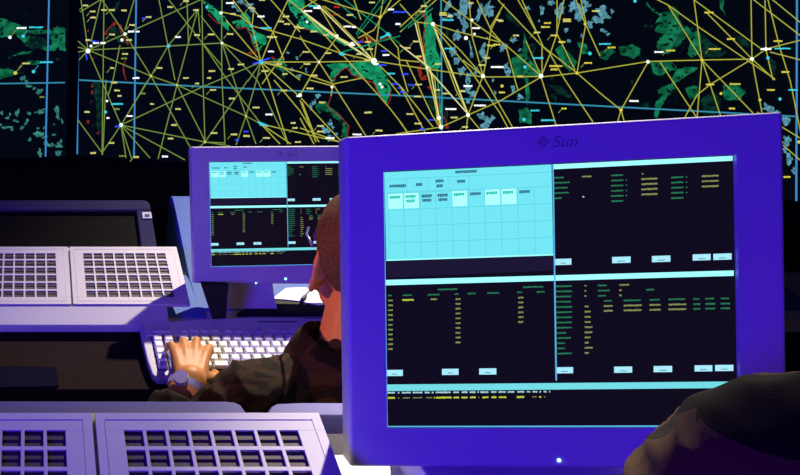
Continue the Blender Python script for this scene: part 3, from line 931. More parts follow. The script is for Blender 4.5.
# bars, outlines
P_.poly([(387.3, 261), (555.4, 255.4), (555.7, 270), (387.5, 277.5)], 's_strip', .0003)
bar(386.8, 736.8, 279.6, 5.4, 's_bar')
bar(555.5, 735.6, 164.2, 4.8, 's_bar')
bar(388.0, 739.2, 385.0, 6.6, 's_bar2')
P_.poly([(554.2, 164), (555.6, 164), (559, 381), (557.4, 381)], 's_line', .0005)
P_.poly([(388.6, 427.0), (739.5, 426.4), (739.6, 428), (388.6, 428.3)], 's_line', .0005)
P_.poly([(386.6, 385), (388.0, 385), (388.9, 428), (387.5, 428)], 's_line', .0005)
P_.poly([(384.2, 172), (385.4, 172), (388.2, 385), (387.0, 385)], 's_line', .0005)
for x0, x1, y in ((556.8, 573.5, 258.6), (614.5, 633, 256.6), (654.5, 673, 255.6), (695.5, 713.5, 254), (716.2, 734.6, 253.4), (557.6, 575.2, 367.6), (616.5, 634.6, 367), (656.2, 674.8, 366.4), (697.4, 715.2, 365.7), (718, 736.4, 365.3), (387.4, 404, 370.3), (443.4, 460, 369.2), (480.8, 498, 368.8)):
    s = slope_at(y)
    P_.rect(x0, y, x1, y + 6.2, 's_btn', .0004, s)
    P_.text(x0 + 5.5, x1 - 5.5, y + 4.2, 1.0, 's_grn', s)
# upper right text
S_ = slope_at(185)
for i, w in enumerate((10, 16, 14, 15, 8)):
    P_.text(555.8, 555.8 + w, 177.6 + i * 5.1, 1.8, 's_grn', S_)
P_.text(584, 593.5, 176.4, 1.9, 's_yel', S_); P_.text(584.5, 586.5, 196.6, 1.6, 's_wht', S_)
for i in range(6):
    P_.text(613.4, 625.5, 175.2 + i * 5.15, 1.9, 's_grn', S_)
    if 0 < i < 5:
        P_.text(628, 629.4, 174.6 + i * 5.15, 1.6, 's_grn', S_)
P_.text(644, 646, 173.6, 1.6, 's_yel', S_)
for i in range(4):
    P_.text(643.8, 660, 178.8 + i * 5.1, 2.1, 's_yel', S_)
for i in range(5):
    P_.text(673.8, 686, 177.2 + i * 5.15, 1.9, 's_grn', S_)
    if i < 4:
        P_.text(688.5, 690, 176.6 + i * 5.15, 1.6, 's_grn', S_)
for i in range(3):
    P_.text(704.6, 721.4, 175.9 + i * 5.15, 2.1, 's_yel', S_)
# lower left text
S_ = slope_at(300)
P_.text(439, 459, 289.2, 1.9, 's_grn', S_); P_.text(525, 545, 286.8, 1.9, 's_grn', S_)
for a, b_, y in ((389, 393, 295.3), (404, 413, 295), (429, 441, 294.5), (456, 460, 293.8), (469, 477, 293.3), (489, 501, 292.8), (519, 524, 292), (538.5, 546.5, 291.6)):
    P_.text(a, b_, y, 1.8, 's_grn', S_)
P_.text(403.5, 415, 299.8, 2.1, 's_yel2', S_); P_.text(432, 438.5, 299, 2.0, 's_yel', S_)
for i in range(11):
    P_.text(389.2, 394, 300.2 + i * 4.9, 2.0, 's_yel', S_)
for i in range(10):
    P_.text(457, 462, 298.8 + i * 4.85, 2.0, 's_yel', S_)
for i in range(6):
    P_.text(520, 525.2, 297.4 + i * 4.9, 2.0, 's_yel', S_)
# lower right text
for i, w in enumerate((16, 16, 15, 15, 16, 16, 16, 16, 16, 10, 15, 9, 9, 16)):
    P_.text(558.0, 558.0 + w, 286 + i * 5.22, 1.9, 's_grn', S_)
for i in range(3):
    P_.text(586.6, 588.6, 285.4 + i * 5.2, 1.8, 's_yel', S_)
for i, w in enumerate((4, 6, 6, 6, 8, 8, 6, 4, 8, 4)):
    P_.text(586.8, 586.8 + w, 306.3 + i * 5.2, 2.0, 's_yel', S_)
P_.text(600, 609, 285.2, 1.8, 's_grn', S_); P_.text(621.5, 631.5, 284.6, 1.9, 's_yel', S_)
P_.text(600, 612, 290.4, 1.8, 's_grn', S_); P_.text(621.5, 624, 290, 2, 's_yel', S_); P_.text(648.5, 656.5, 289.4, 1.9, 's_grn', S_)
P_.text(600, 608, 295.6, 1.8, 's_grn', S_); P_.text(621.5, 624, 295, 2, 's_yel', S_)
for a, b_, y in ((606, 614, 300.6), (626, 643, 300.2), (652, 662, 299.6), (671, 688, 299.2), (696, 702, 298.7), (708, 717, 298.5), (723.5, 732, 298.2)):
    P_.text(a, b_, y, 1.8, 's_grn', S_)
    P_.text(a, b_ + 1, y + 5.2, 2.1, 's_yel' if a < 690 else 's_grn', S_)
    P_.text(a, b_ + 1, y + 10, 2.1, 's_yel' if a < 690 else 's_grn', S_)
# bottom strip text
S_ = slope_at(395)
for a, b_ in ((388.6, 396), (399, 400.4), (403, 412), (414, 424), (426, 431), (433, 435), (437, 452), (454.6, 460.5), (463, 469), (471, 477), (479, 480.6), (482, 490), (492.5, 498), (500, 507.5), (509.6, 516), (519, 526), (528.6, 532), (534.5, 539.5), (541.5, 543), (545.5, 548.5), (551, 552)):
    P_.text(a, b_, 393.3 + S_ * (a - 388), 2.0, 's_wht', S_)
for a, b_, k in ((389, 396, 1), (399, 400.4, 0), (404, 411, 0), (414, 423.5, 0), (427, 433.5, 0), (435.2, 436.4, 1), (437.5, 453, 1), (455, 460.5, 1), (463, 469, 1), (471.5, 477.5, 1), (480, 481, 0), (484, 490, 1), (493, 498, 1), (500.5, 508, 1), (518.5, 526, 1), (534, 538.5, 0), (541, 543, 1), (545.8, 547, 0)):
    P_.text(a, b_, 398.6 + S_ * (a - 388), 2.1 if k else 1.2, 's_yel2' if k else 's_yel', S_)


def text_mesh(name, body, mat, o, u, v, w, height, parent, shear=.25):
    cu = bpy.data.curves.new(name, 'FONT')
    cu.body = body; cu.size = height * 1.38; cu.shear = shear; cu.extrude = .0002
    cu.offset = .0
    ob = bpy.data.objects.new(name, cu); COL.objects.link(ob)
    dg = bpy.context.evaluated_depsgraph_get()
    me = bpy.data.meshes.new_from_object(ob.evaluated_get(dg))
    bpy.data.objects.remove(ob)
    org = world_loc(parent)
    for vt in me.vertices:
        c = vt.co.copy()
        vt.co = o + u * c.x + v * c.y + w * c.z - org
    me.materials.clear(); me.materials.append(mat)
    t = bpy.data.objects.new(name, me); COL.objects.link(t); t.parent = parent
    return t


def monitor(label, c, yaw, tilt, roll, outer, screen, led, logo, deck_z, thick, base):
    c = Vector(c)
    r = Vector((math.cos(yaw), math.sin(yaw), 0)); n0 = Vector((math.sin(yaw), -math.cos(yaw), 0)); up = Vector((0, 0, 1))
    u2 = up * math.cos(tilt) - n0 * math.sin(tilt)
    n = n0 * math.cos(tilt) + up * math.sin(tilt)
    r2 = r * math.cos(roll) + u2 * math.sin(roll); u3 = u2 * math.cos(roll) - r * math.sin(roll)
    t = thing('computer_monitor', label, 'monitor', (c.x, c.y + .05, deck_z), 'computer monitors on the consoles')
    on = lambda x, y, lift=0: at_plane(x, y, c + n * lift, n)
    O = [on(*p) for p in outer]
    I = [on(*p) for p in screen]
    cen = sum(O, Vector()) / 4
    grow = lambda P, k: [cen + (p - cen) * k for p in P]
    mb = MB()
    rec = .0045
    Or = rounded([tuple(p) for p in O], [.004] * 4, 4)
    k = len(Or)
    back = [p - n * thick for p in Or]
    # shell: sides with a softly rounded front edge, tapering back, recessed front opening
    br = .0042
    sg = lambda a: max(-1.0, min(1.0, a * 1.25))
    hw_, hh_ = (O[1] - O[0]).length / 2, (O[3] - O[0]).length / 2

    def inset(p, d, back_):
        q = p - cen
        return p - r2 * (d * sg(q.dot(r2) / hw_) if abs(q.dot(r2)) > hw_ * .8 else 0) - u3 * (d * sg(q.dot(u3) / hh_) if abs(q.dot(u3)) > hh_ * .8 else 0) - n * back_
    arcs = [[inset(p, br * (1 - math.cos(R(a))), br * (1 - math.sin(R(a)))) for p in Or] for a in (0, 15, 30, 45, 60, 75, 90)]
    mb.loft([back] + arcs, 0, cap=False)
    Or = arcs[-1]
    mid = [cen + (p - cen) * .86 - n * (thick + .018) for p in Or]
    mb.loft([back, mid], 0, cap=False)
    mb.quad(mid, 0)
    Ir = rounded([tuple(p) for p in grow(I, 1.004)], [.0008] * 4, 4)
    mb.loft([Or, Ir], 0, cap=False)
    mb.loft([Ir, [p - n * (rec + .001) for p in Ir]], 0, cap=False)
    sh = link('housing', mb, M['shell'], t)
    # screen with its picture
    J = [p - n * rec for p in I]
    mb = MB(); mb.prism(grow(J, 1.004), -n * .002, SK.index('s_bg'))

    def uv(a, b_, lift):
        return (J[0] * (1 - a) + J[1] * a) * (1 - b_) + (J[3] * (1 - a) + J[2] * a) * b_ + n * lift
    for pts, key, lift in PIC.items:
        mb.quad([uv(a, b_, lift) for a, b_ in pts], SK.index(key))
    link('screen', mb, [G[s] for s in SK], t)
    for x, y, s in led:
        mb = MB(); mb.tube([on(x, y, -.0005), on(x, y, .0008)], s, 12)
        link('power_light', mb, G['led'], t)
    # printed logo: diamond of small bars and the word
    (lx, ly, ls), (tx, ty, th) = logo
    o = on(lx, ly, .0003)
    e1, e2 = (r2 + u3).normalized(), (u3 - r2).normalized()
    mb = MB()
    for qi in (-1, 1):
        for qj in (-1, 1):
            cc = o + e1 * (qi * ls * .27) + e2 * (qj * ls * .27)
            a, b_ = (e1, e2) if qi * qj > 0 else (e2, e1)
            for s in (-1, 1):
                m = cc + b_ * (s * ls * .13)
                hw, hh = ls * .23, ls * .075
                mb.prism([m - a * hw - b_ * hh, m + a * hw - b_ * hh, m + a * hw + b_ * hh, m - a * hw + b_ * hh], n * .0003)
    link('logo', mb, M['logo'], t)
    text_mesh('logo_word', 'Sun', M['logo'], on(tx, ty, .0003), r2, u3, n, th, t)
    # stand
    if base is None:
        return t, on, n, r2, u3
    bx0, bx1, by0, by1, bz = base
    mb = MB()
    mb.prism(rounded([(bx0, by0, deck_z), (bx1, by0, deck_z), (bx1, by1, deck_z), (bx0, by1, deck_z)], [.02] * 4, 5), (0, 0, bz))
    link('stand_base', mb, M['shell'] if bz > .02 else M['rubber'], t, bevel=.002)
    mb = MB()
    bc = cen - n * (thick + .012) - u3 * .03
    fx = Vector(((bx0 + bx1) / 2, by1 - .05, deck_z + bz))
    mb.loft([[fx + Vector((sx * .035, sy * .015, 0)) for sx, sy in ((-1, -1), (1, -1), (1, 1), (-1, 1))],
             [bc + r2 * (sx * .035) + u3 * (-.02 if sy < 0 else .03) for sx, sy in ((-1, -1), (1, -1), (1, 1), (-1, 1))]])
    link('stand_neck', mb, M['shell_dark'], t)
    return t, on, n, r2, u3


K = .84
mon1, on1, n1, r1, u1 = monitor('big blue lit monitor filling the right foreground, desktop windows on its screen', (.578 * K, .802 * K, CAMZ - .477 * K), R(-10.07), R(24.01), R(6.51),
    [(344.6, 137), (784.4, 111.6), (789, 470), (349.6, 467)], SCR1, [(559, 460.3, .0017)], ((543, 141.6, .0080), (551.5, 147.4, .0108)), .75 + DZF, .03, (.372, .74, .60, .70, .035))
mon2, on2, n2, r2_, u2_ = monitor('far monitor in front of the seated man, blue lit, showing the same desktop windows', (.590 * K, 1.748 * K, CAMZ - .821 * K), R(-1.5), R(28.3), R(.8),
    [(190.8, 146.5), (387, 145.2), (388, 284.5), (194.5, 283)], [(209.2, 162), (365, 160.6), (366.5, 263.5), (211.6, 266.8)], [(285.5, 278.8, .0022), (256, 283.2, .0016)], ((281, 153.3, .0068), (286.5, 156.4, .0098)), .75, .028, None)
mb = MB()
q = [at_height(x, y, .7505) for x, y in ((236, 317), (243, 313.5), (252, 309), (266, 303.5), (284, 301), (305, 302), (325, 305), (350, 309), (372, 312), (380, 317))]
mb.prism(q, (0, 0, .010))
link('stand_base', mb, M['rubber'], mon2, bevel=.002)
mb = MB()
mb.loft([[Vector((x, y, .760)) for x, y in ((.375, 1.395), (.475, 1.395), (.475, 1.412), (.375, 1.412))], [Vector((x, y, z)) for x, y, z in ((.385, 1.452, .80), (.465, 1.452, .80), (.465, 1.492, .86), (.385, 1.492, .86))]])
link('stand_neck', mb, M['shell'], mon2)
mb = MB()
q = [at_depth(x, y, 1.56) for x, y in ((201, 284), (229, 285), (226, 321), (213, 321))]
dz = .7505 - min(p.z for p in q)
q = [Vector((p.x, p.y, max(p.z + (dz if p.z < .76 else 0), .7505))) for p in q]
mb.prism(q, (0, .012, 0))
link('support_arm', mb, M['rubber'], mon2, bevel=.002)

# ========================================================== on the ledge ===
kb = thing('computer_keyboard', 'pale computer keyboard on the black ledge under the typing hand', 'keyboard', (.43, 1.24, .75))
KX, KY, KT = .202, 1.165, R(3.5)
ku, kv, kw = Vector((1, 0, 0)), Vector((0, math.cos(KT), math.sin(KT))), Vector((0, -math.sin(KT), math.cos(KT)))
KM = xform(Vector((KX, KY, .7515)), ku, kv, kw)
mb = MB()
out = [(0.012, 0), (.46, 0), (.46, .145)]
for i in range(11):
    s = i / 10
    out.append((.46 - .46 * s, .142 + .030 * math.sin(math.pi * (.12 + .80 * s)) ** .8))
out += [(-.002, .125), (0, .05), (.004, .012)]
mb.prism([KM @ Vector((a, b_, 0)) for a, b_ in out], kw * .014)
link('case', mb, M['kcase'], kb, bevel=.003)
mb = MB()
# raised back ridge that carries the function keys
rid = []
for i in range(13):
    s = i / 12
    rid.append((.004 + .45 * s, .140 + .030 * math.sin(math.pi * (.08 + .84 * s)) ** .8))
front = [(.454, .116), (.004, .116)]
mb.loft([[KM @ Vector((a, b_, .0135)) for a, b_ in rid + front], [KM @ Vector((a, b_ if b_ < .12 else b_ - .004, .020 if b_ > .12 else .017)) for a, b_ in rid + front]])
link('back_ridge', mb, M['kcase'], kb, bevel=.0015)
mb = MB()
mb.box((.014, .022, .0138), (.0545, .1145, .0145), 0, KM); mb.box((.060, .022, .0138), (.346, .1145, .0145), 0, KM); mb.box((.352, .022, .0138), (.452, .1145, .0145), 0, KM)
link('key_well', mb, M['keyside'], kb)
mb = MB()
mb.box((.215, .152, .0195), (.285, .1545, .0203), 0, KM)
link('slot', mb, M['print'], kb)
kproto = {}


def key(u, v, wu, wv, lift=.0145, h=.0075, mat='key'):
    kk = (round(wu, 4), round(wv, 4), mat, h)
    org = world_loc(kb)
    if kk not in kproto:
        mb = MB()
        t_ = .0018
        base = [(-wu / 2, -wv / 2), (wu / 2, -wv / 2), (wu / 2, wv / 2), (-wu / 2, wv / 2)]
        topf = [(-wu / 2 + t_, -wv / 2 + t_ * .8), (wu / 2 - t_, -wv / 2 + t_ * .8), (wu / 2 - t_, wv / 2 - t_ * 1.1), (-wu / 2 + t_, wv / 2 - t_ * 1.1)]
        mb.loft([[org + ku * a + kv * b_ for a, b_ in base], [org + ku * a + kv * b_ + kw * h for a, b_ in topf]])
        o = link('key', mb, M[mat], kb)
        bv = o.modifiers.new('bevel', 'BEVEL'); bv.width = .0008; bv.segments = 2
        kproto[kk] = o
    else:
        o = kproto[kk].copy(); COL.objects.link(o); o.parent = kb
    o.location = KM @ Vector((u, v, lift)) - org
    return o


pit, gap = .0187, .0022
for r_ in range(5):
    v = .1045 - r_ * .0182
    for c_ in range(2):
        key(.0245 + c_ * .0198, v, pit - gap, .0182 - gap)
rows = [
    [1] * 13 + [2],
    [1.5] + [1] * 12 + [1.5],
    [1.75] + [1] * 11 + [2.25],
    [2.25] + [1] * 10 + [1.75],
    [1.5, 1, 1.5, 6.5, 1.5, 1, 2]]
for r_, row in enumerate(rows):
    v = .1045 - r_ * .0182
    u = .0625
    for w_ in row:
        key(u + w_ * pit / 2, v, w_ * pit - gap, .0182 - gap)
        u += w_ * pit
for r_ in range(5):
    v = .1045 - r_ * .0182
    for c_ in range(2):
        key(.363 + c_ * .0198, v, pit - gap, .0182 - gap)
key(.0335, .129, .034, .012, .0172, .004, 'kcase')
for i in range(15):
    key(.075 + i * .0186 + (.006 if i > 3 else 0) + (.006 if i > 7 else 0) + (.006 if i > 11 else 0), .1285, .0135, .011, .0172, .004, 'kcase')

mp = MB()
q = [at_height(x, y, .7503) for x, y in ((-30, 366.5), (56, 368.5), (59, 387.6), (-30, 389))]
mp.prism(rounded([tuple(p) for p in q], [.006] * 4, 4), (0, 0, .003))
tag(link('mouse_pad', mp, M['pad']), 'dark navy mouse pad on the black ledge at the left edge', 'mouse pad')
ms = thing('computer_mouse', 'pale computer mouse cut by the left photo edge, on the black ledge', 'mouse', at_height(-21, 374, .7535))
c = world_loc(ms)
mb = MB()
rings = []
for i in range(9):
    s = i / 8
    hgt = .0335 * math.sin(math.pi * (.14 + .72 * s)) ** .7 * (1 - .25 * s)
    wd = .030 * math.sin(math.pi * (.12 + .76 * s)) ** .5
    rings.append([c + Vector((wd * math.cos(a), -.055 + .11 * s, hgt * max(0, math.sin(a)) ** .7)) for a in [math.pi * j / 14 for j in range(15)]])
mb.loft(rings)
link('shell', mb, M['white'], ms, smooth=True)
mb = MB(); mb.box((c.x - .0006, c.y + .01, c.z + .024), (c.x + .0006, c.y + .045, c.z + .0262)); link('button_seam', mb, M['shell_dark'], ms)
mb = MB(); mb.tube([c + Vector((0, .054, .008)), c + Vector((.005, .08, .003)), c + Vector((-.03, .094, .003))], .002, 8); link('cord', mb, M['white'], ms)

# bright patch and dark teardrop under the far monitor, built as thin solids
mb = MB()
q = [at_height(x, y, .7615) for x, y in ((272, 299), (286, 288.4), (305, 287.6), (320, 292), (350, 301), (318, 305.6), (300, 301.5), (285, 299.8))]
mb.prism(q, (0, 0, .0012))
tag(link('white_patch', mb, M['patch']), 'bright white patch below the far monitor beside the man, built as a thin slab', 'patch')
cb = thing('mark', 'dark blue teardrop with a thin tail lying across the white patch', 'mark', at_height(303, 299, .7618))
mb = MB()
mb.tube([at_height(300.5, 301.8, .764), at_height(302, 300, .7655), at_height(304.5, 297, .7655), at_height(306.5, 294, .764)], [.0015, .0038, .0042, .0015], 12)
link('dark_drop', mb, M['mark'], cb, smooth=True)
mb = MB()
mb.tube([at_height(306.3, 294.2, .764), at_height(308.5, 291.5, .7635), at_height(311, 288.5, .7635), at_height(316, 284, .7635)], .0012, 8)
link('cord', mb, M['mark'], cb, smooth=True)

# ================================================================ people ===
def rotz(a):
    return Matrix.Rotation(a, 3, 'Z')


def head_parts(mb, c, face, tilt=0.0):
    """skull, jaw, nose, ears, brow, lips fused later with the body; c = skull centre, face = heading angle (0 = +Y)"""
    X = rotz(face) @ Matrix.Rotation(tilt, 3, 'X')
    P = lambda x, y, z: Vector(c) + X @ Vector((x, y, z))
    mb.ball(P(0, -.008, .012), (.076, .096, .092), X=X, seg=28, ring=18)
    mb.ball(P(0, .02, -.045), (.062, .068, .075), X=X, seg=24, ring=14)
    mb.ball(P(0, .055, -.095), (.035, .032, .028), X=X)
    mb.limb([P(.045, -.005, -.06), P(.02, .06, -.1)], [.022, .018])
    mb.limb([P(-.045, -.005, -.06), P(-.02, .06, -.1)], [.022, .018])
    mb.limb([P(0, .085, -.005), P(0, .104, -.035), P(0, .095, -.045)], [.009, .014, .012])
    mb.limb([P(-.045, .074, .018), P(0, .088, .014), P(.045, .074, .018)], [.010, .011, .010])
    mb.limb([P(-.02, .083, -.072), P(0, .088, -.071), P(.02, .083, -.072)], [.006, .008, .006])
    mb.limb([P(-.018, .080, -.081), P(0, .086, -.082), P(.018, .080, -.081)], [.006, .009, .006])
    for s in (-1, 1):
        # ear: rim, lobe, bowl
        rim = []
        for i in range(10):
            a = R(-60 + i * 26)
            rim.append(P(s * (.0745 + .009 * math.sin(math.pi * i / 9)), -.012 - .020 * math.sin(a) * .9 - .004, -.022 + .031 * -math.cos(a)))
        mb.tube(rim, .0052, 8)
        for q_ in rim:
            mb.ball(q_, .0052, seg=8, ring=6)
        mb.ball(P(s * .073, -.012, -.022), (.0075, .019, .027), X=X)
        mb.ball(P(s * .071, -.004, -.050), (.0055, .008, .009), X=X)
    return X, P


def hair_cap(name, c, X, parent, mat, th=.006):
    mb = MB()
    rings = []
    o = Vector(c)
    base = Vector((0, -.008, .012))
    rad = (.076 + th, .096 + th, .092 + th)
    seg, ring = 48, 26
    for i in range(ring + 1):
        t_ = i / ring
        row = []
        for j in range(seg):
            ph = 2 * math.pi * j / seg
            fx, fy = math.sin(ph), math.cos(ph)         # fy>0 is towards the face
            # hairline: high on the forehead, above the ear, low at the nape
            low = R(62) if fy > .45 else (R(62) + (R(128) - R(62)) * min(1, (.45 - fy) / .95))
            th_ = .02 + (low - .02) * t_
            k = 1 + .035 * noise.noise(Vector((fx * 14, fy * 14, th_ * 9))) * (1 if t_ < .95 else 0)
            k *= 1 - .07 * max(0, (t_ - .9) / .1)
            p = Vector((rad[0] * math.sin(th_) * fx * k, rad[1] * math.sin(th_) * fy * k, rad[2] * math.cos(th_) * k))
            row.append(o + X @ (base + p))
        rings.append(row)
    inner = [[o + X @ (X.inverted() @ (p - o) * .93 + base * .07) for p in row] for row in reversed(rings)]
    mb.loft(rings + inner)
    return link(name, mb, mat, parent, smooth=True)


SPREAD = .16


def hand(mb, wrist, fwd, side, nrm, curl, size=1.0, mirror=1):
    """palm, four jointed fingers, thumb; fwd = along the hand, side = towards the thumb, nrm = back of the hand"""
    f, s, n = [Vector(a).normalized() for a in (fwd, side, nrm)]
    w = Vector(wrist)
    z = size
    # palm
    for k in range(4):
        o = (k - 1.5) * -.019 * z            # index first, towards the thumb side
        a = w + s * (o * .55) + f * .006 * z
        b = w + s * o + f * (.088 - (.004, 0, .003, .011)[k]) * z + n * .004 * z
        mb.limb([a, b], [.0145 * z, .0115 * z])
    mb.ball(w + f * .045 * z - n * .006 * z, .021 * z)
    tips = []
    lens = [(.042, .025, .02), (.047, .029, .021), (.043, .027, .02), (.033, .02, .018)]
    for k in range(4):
        o = (k - 1.5) * -.019 * z
        p = w + s * o + f * (.088 - (.004, 0, .003, .011)[k]) * z + n * .004 * z
        spread = (k - 1.5) * -SPREAD
        a0 = curl[k][0]
        pts, rad = [p], [.0110 * z]
        ang = a0
        for j, L in enumerate(lens[k]):
            d = (f * math.cos(spread) + s * math.sin(spread)).normalized()
            dd = d * math.cos(ang) - n * math.sin(ang)
            p = p + dd * L * z
            pts.append(p)
            rad.append((.0092, .0082, .0072)[j] * z * (1 if k < 3 else .88))
            ang += curl[k][1 if j == 0 else 2]
        mb.limb(pts, rad, seg=12)
        tips.append(pts)
    # thumb from the side of the palm near its base
    t0 = w + s * .018 * z + f * .022 * z - n * .006 * z
    t1 = t0 + (f * .62 + s * .62 - n * .35).normalized() * .042 * z
    t2 = t1 + (f * .85 + s * .25 - n * .35).normalized() * .034 * z
    t3 = t2 + (f * .95 - s * .02 - n * .25).normalized() * .026 * z
    mb.limb([t0, t1, t2, t3], [.016 * z, .0125 * z, .0105 * z, .0085 * z], seg=12)
    return tips


def fold_noise(scale, amp, fine=None):
    def fn(p):
        q = p * scale
        a = noise.noise(q + Vector((3, 1, 7)))
        ridge = 1 - abs(noise.noise(Vector((q.x * 1.3 + a, q.y * .8, q.z * 2.2)))) * 2
        v = amp * (.6 * a + .7 * max(0, ridge) ** 2 - .2)
        if fine:
            v += fine * noise.noise(p * scale * 4.3)
        return v
    return fn


def person(spec):
    S = spec
    root = thing('person', S['label'], 'person', S['base'])
    mb = MB()
    X, P = head_parts(mb, S['head'], S['face'], S.get('nod', 0))
    nk = Vector(S['neck'])
    mb.limb([P(0, -.022, -.05), nk], [.054, .058])
    ch, be, pe = [Vector(S[k]) for k in ('chest', 'belly', 'pelvis')]
    shL, shR = Vector(S['arm_left'][0]), Vector(S['arm_right'][0])
    mb.limb([nk, (nk + ch) / 2, ch, be, pe], [.054, .09, .115, .115, .135], flat=.75, flatdir=(1, 0, 0.01), seg=24)
    mb.limb([shL, nk - Vector((0, 0, S.get('trap', .045) + .005)), shR], [.046, .056, .046])
    for side, sgn in (('arm_left', 1), ('arm_right', -1)):
        sh, el, wr_ = [Vector(v) for v in S[side]]
        mb.limb([sh, el], [.048, .038]); mb.limb([el, (el * .6 + wr_ * .4), wr_], [.038, .039, .026])
    for lg in ('leg_left', 'leg_right'):
        h, k, a, t_ = [Vector(v) for v in S[lg]]
        mb.limb([h, k], [.085, .058]); mb.limb([k, k * .65 + a * .35, a], [.055, .056, .038]); mb.limb([a, t_], [.036, .03])
    for side in ('left', 'right'):
        hnd = S['hand_' + side]
        hand(mb, *hnd)
    body = organic('body', mb, M['skin'], S.get('voxel', .0042), root, 5)
    hair_cap('hair', S['head'], X, root, M['hair'])
    # eyes
    for s in (-1, 1):
        e = MB(); e.ball(P(s * .031, .079, .002), .0115, seg=16, ring=10)
        link('eye', e, M['white'], root, smooth=True)
    # jacket: trunk, collar and sleeves, ending at cuffs
    mb = MB()
    j = S.get('loose', 1.0)
    mb.limb([nk - Vector((0, 0, S.get('trap', .045))), (nk + ch) / 2, ch, be, pe + Vector((0, 0, .05))], [.075, .125 * j, .150 * j, .145 * j, .150 * j], flat=.80, flatdir=(1, 0, .01), seg=28)
    mb.limb([shL, nk - Vector((0, .01, S.get('trap', .045))), shR], [S.get('shr', .068), .078, S.get('shr', .068)])
    for side in ('arm_left', 'arm_right'):
        sh, el, wr_ = [Vector(v) for v in S[side]]
        cuff = el.lerp(wr_, S.get('cuff', .86))
        mb.limb([sh, sh.lerp(el, .5), el], [S.get('shr', .068), .063 * j, .058 * j], seg=20)
        mb.limb([el, el.lerp(cuff, .5)], [.058 * j, .054 * j], seg=20)
        mb.tube([el.lerp(cuff, .5), cuff], [.054 * j, .043 * j], 20)
    for a in S.get('extra', []):
        mb.limb([Vector(v) for v in a[0]], a[1])
    organic('jacket', mb, M[S['cloth']], S.get('jvoxel', .006), root, S.get('jsmooth', 4), fold_noise(*S['folds']))
    # turned collar
    mb = MB()
    cc = nk + Vector(S.get('collar_shift', (0, -.004, .0)))
    rings = []
    for rr, zz in ((.070, -.035), (.074, .012), (.080, .030), (.090, .016), (.104, -.022), (.098, -.026), (.084, .008), (.078, .018), (.070, .004), (.064, -.035)):
        row = []
        for i in range(40):
            a = 2 * math.pi * i / 40
            front = max(0, math.sin(a)) ** 2
            row.append(cc + Vector((rr * math.cos(a), rr * .92 * math.sin(a), zz - front * .03)))
        rings.append(row)
    mb.loft(rings, cap=False)
    link('collar', mb, M[S['cloth']], root, smooth=True)
    # trousers
    mb = MB()
    mb.limb([pe + Vector((-.06, 0, 0)), pe + Vector((.06, 0, 0))], [.135, .135])
    for lg in ('leg_left', 'leg_right'):
        h, k, a, t_ = [Vector(v) for v in S[lg]]
        mb.limb([h, k], [.10, .075], seg=20); mb.tube([k, k.lerp(a, .88)], [.075, .06], 20)
    organic('trousers', mb, M['trouser'], .010, root, 4, fold_noise(9, .006))
    for lg in ('leg_left', 'leg_right'):
        h, k, a, t_ = [Vector(v) for v in S[lg]]
        mb = MB()
        mb.limb([k.lerp(a, .72), a], [.052, .050]); mb.limb([a + Vector((0, -.02, -.015)), t_ + Vector((0, .02, 0))], [.045, .04])
        organic('boot', mb, M['boot'], .006, root, 3)
    return root, P, X


# ---- man at the far desk
LW = at_height(190, 381, .800)
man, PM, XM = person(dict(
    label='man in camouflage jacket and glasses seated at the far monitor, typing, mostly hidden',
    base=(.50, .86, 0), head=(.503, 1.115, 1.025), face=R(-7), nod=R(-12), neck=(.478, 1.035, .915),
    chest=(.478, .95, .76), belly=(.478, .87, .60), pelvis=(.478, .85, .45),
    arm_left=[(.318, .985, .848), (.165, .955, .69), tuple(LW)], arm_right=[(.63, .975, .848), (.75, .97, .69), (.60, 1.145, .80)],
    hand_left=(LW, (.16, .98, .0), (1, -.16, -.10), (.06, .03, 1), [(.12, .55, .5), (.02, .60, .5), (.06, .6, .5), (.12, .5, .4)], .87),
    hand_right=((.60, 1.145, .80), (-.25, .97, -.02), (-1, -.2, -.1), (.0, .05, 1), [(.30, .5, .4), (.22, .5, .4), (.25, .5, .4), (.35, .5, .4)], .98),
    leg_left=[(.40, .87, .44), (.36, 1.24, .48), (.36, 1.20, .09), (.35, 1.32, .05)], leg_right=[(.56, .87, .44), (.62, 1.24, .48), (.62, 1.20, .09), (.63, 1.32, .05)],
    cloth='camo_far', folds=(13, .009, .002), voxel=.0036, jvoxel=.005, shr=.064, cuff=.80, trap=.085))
# spectacles
mb = MB()
tube = lambda pts, r: mb.tube([PM(*p) for p in pts], r, 8)
for s in (-1, 1):
    tube([(s * .083, -.005, .010), (s * .082, .05, .014), (s * .070, .098, .014)], .0022)
    ring_ = [(s * (.034 + .026 * math.cos(a)), .101 - abs(math.cos(a) * .004), .004 + .019 * math.sin(a)) for a in [2 * math.pi * i / 16 for i in range(17)]]
    tube(ring_, .002)
tube([(-.010, .103, .008), (0, .106, .010), (.010, .103, .008)], .002)
link('spectacles', mb, M['frame_blue'], man, smooth=True)
# wrist watch
mb = MB()
el = Vector((.165, .955, .69)); d = (LW - el).normalized()
wc = LW - d * .012
s_ = d.cross(Vector((0, 0, 1))).normalized(); n_ = s_.cross(d)
ringp = [[wc + d * o + (s_ * math.cos(2 * math.pi * i / 24) + n_ * math.sin(2 * math.pi * i / 24)) * r_ for i in range(24)] for o, r_ in ((-.006, .030), (-.006, .0325), (.006, .0325), (.006, .030), (-.006, .030))]
mb.loft(ringp, cap=False)
wt = link('watch_band', mb, M['steel'], man, smooth=False)
mb = MB()
top = wc + n_ * .032 - s_ * .006
mb.tube([top - n_ * .004, top + n_ * .005], [.0125, .0112], 20)
link('watch_case', mb, M['steel'], wt)

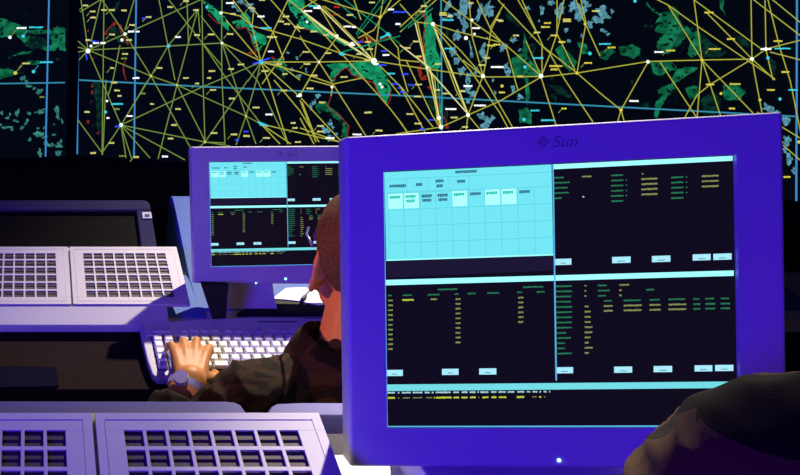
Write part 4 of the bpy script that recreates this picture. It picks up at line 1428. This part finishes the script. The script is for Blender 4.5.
# ---- shoulder of the near person
E0 = (.31, .36, 1.0)
near, PN, XN = person(dict(
    label='person in the bottom right corner, only a dark brown camouflage shoulder and sleeve in view',
    base=(.60, .20, .272), head=(.645, .41, 1.52), face=R(12), nod=R(-8), neck=(.628, .362, 1.360),
    chest=(.61, .30, 1.20), belly=(.60, .24, 1.0), pelvis=(.60, .20, .80),
    arm_left=[(.428, .37, 1.272), E0, (.44, .47, 1.09)], arm_right=[(.81, .37, 1.265), (.90, .38, 1.05), (.72, .50, 1.09)],
    hand_left=((.44, .47, 1.09), (.9, .3, -.02), (.3, -.9, 0), (0, .1, 1), [(.3, .5, .4)] * 4, .98),
    hand_right=((.72, .50, 1.09), (-.9, .3, -.02), (-.3, -.9, 0), (0, .1, 1), [(.3, .5, .4)] * 4, .98),
    leg_left=[(.53, .21, .79), (.50, .50, .80), (.50, .45, .36), (.49, .56, .32)], leg_right=[(.67, .21, .79), (.72, .50, .80), (.72, .45, .36), (.73, .56, .32)],
    cloth='camo_near', folds=(13, .008, .001), voxel=.006, jvoxel=.004, jsmooth=14, shr=.060, loose=.94, cuff=.85))

# ================================================================= light ===
def aim(o, target):
    o.rotation_euler = (Vector(target) - Vector(o.location)).to_track_quat('-Z', 'Y').to_euler()


def spot(name, loc, target, power, col, size, blend, radius):
    l = bpy.data.lights.new(name, 'SPOT')
    l.energy = power; l.color = col; l.spot_size = R(size); l.spot_blend = blend; l.shadow_soft_size = radius
    o = bpy.data.objects.new(name, l); COL.objects.link(o); o.location = loc; aim(o, target)
    return o


def area(name, loc, target, power, col, sx, sy):
    l = bpy.data.lights.new(name, 'AREA')
    l.energy = power; l.color = col; l.shape = 'RECTANGLE'; l.size = sx; l.size_y = sy
    o = bpy.data.objects.new(name, l); COL.objects.link(o); o.location = loc; aim(o, target)
    return o


spot('ceiling_spot', (1.22, 3.05, 2.52), (.50, 1.27, .85), 600, (1.0, .87, .68), 36, 1.0, .02)
spot('added_near_row_spot', (1.24, 3.05, 2.52), (.44, .53, 1.08), 1050, (1.0, .88, .74), 13, 1.0, .02)  # added second beam beside the key, only brightens the near panels
spot('amber_head_fill', (-1.3, 1.55, 1.55), (.45, 1.04, .97), 110, (1.0, .36, .03), 13, .7, .06)  # added unseen spot, warms the man's left ear and neck
area('blue_stage_light', (-1.9, -1.4, 2.35), (.5, 1.0, 1.0), 138, (.075, .012, 1.0), .9, .6)


w = bpy.data.worlds.new('world')
SC.world = w
w.use_nodes = True
w.node_tree.nodes['Background'].inputs['Color'].default_value = (.0, .0, .0, 1)
w.node_tree.nodes['Background'].inputs['Strength'].default_value = 0.0
SC.view_settings.view_transform = 'Standard'
SC.view_settings.look = 'None'
SC.view_settings.exposure = 0.0
SC.view_settings.gamma = 1.0
SC.view_settings.use_curve_mapping = False
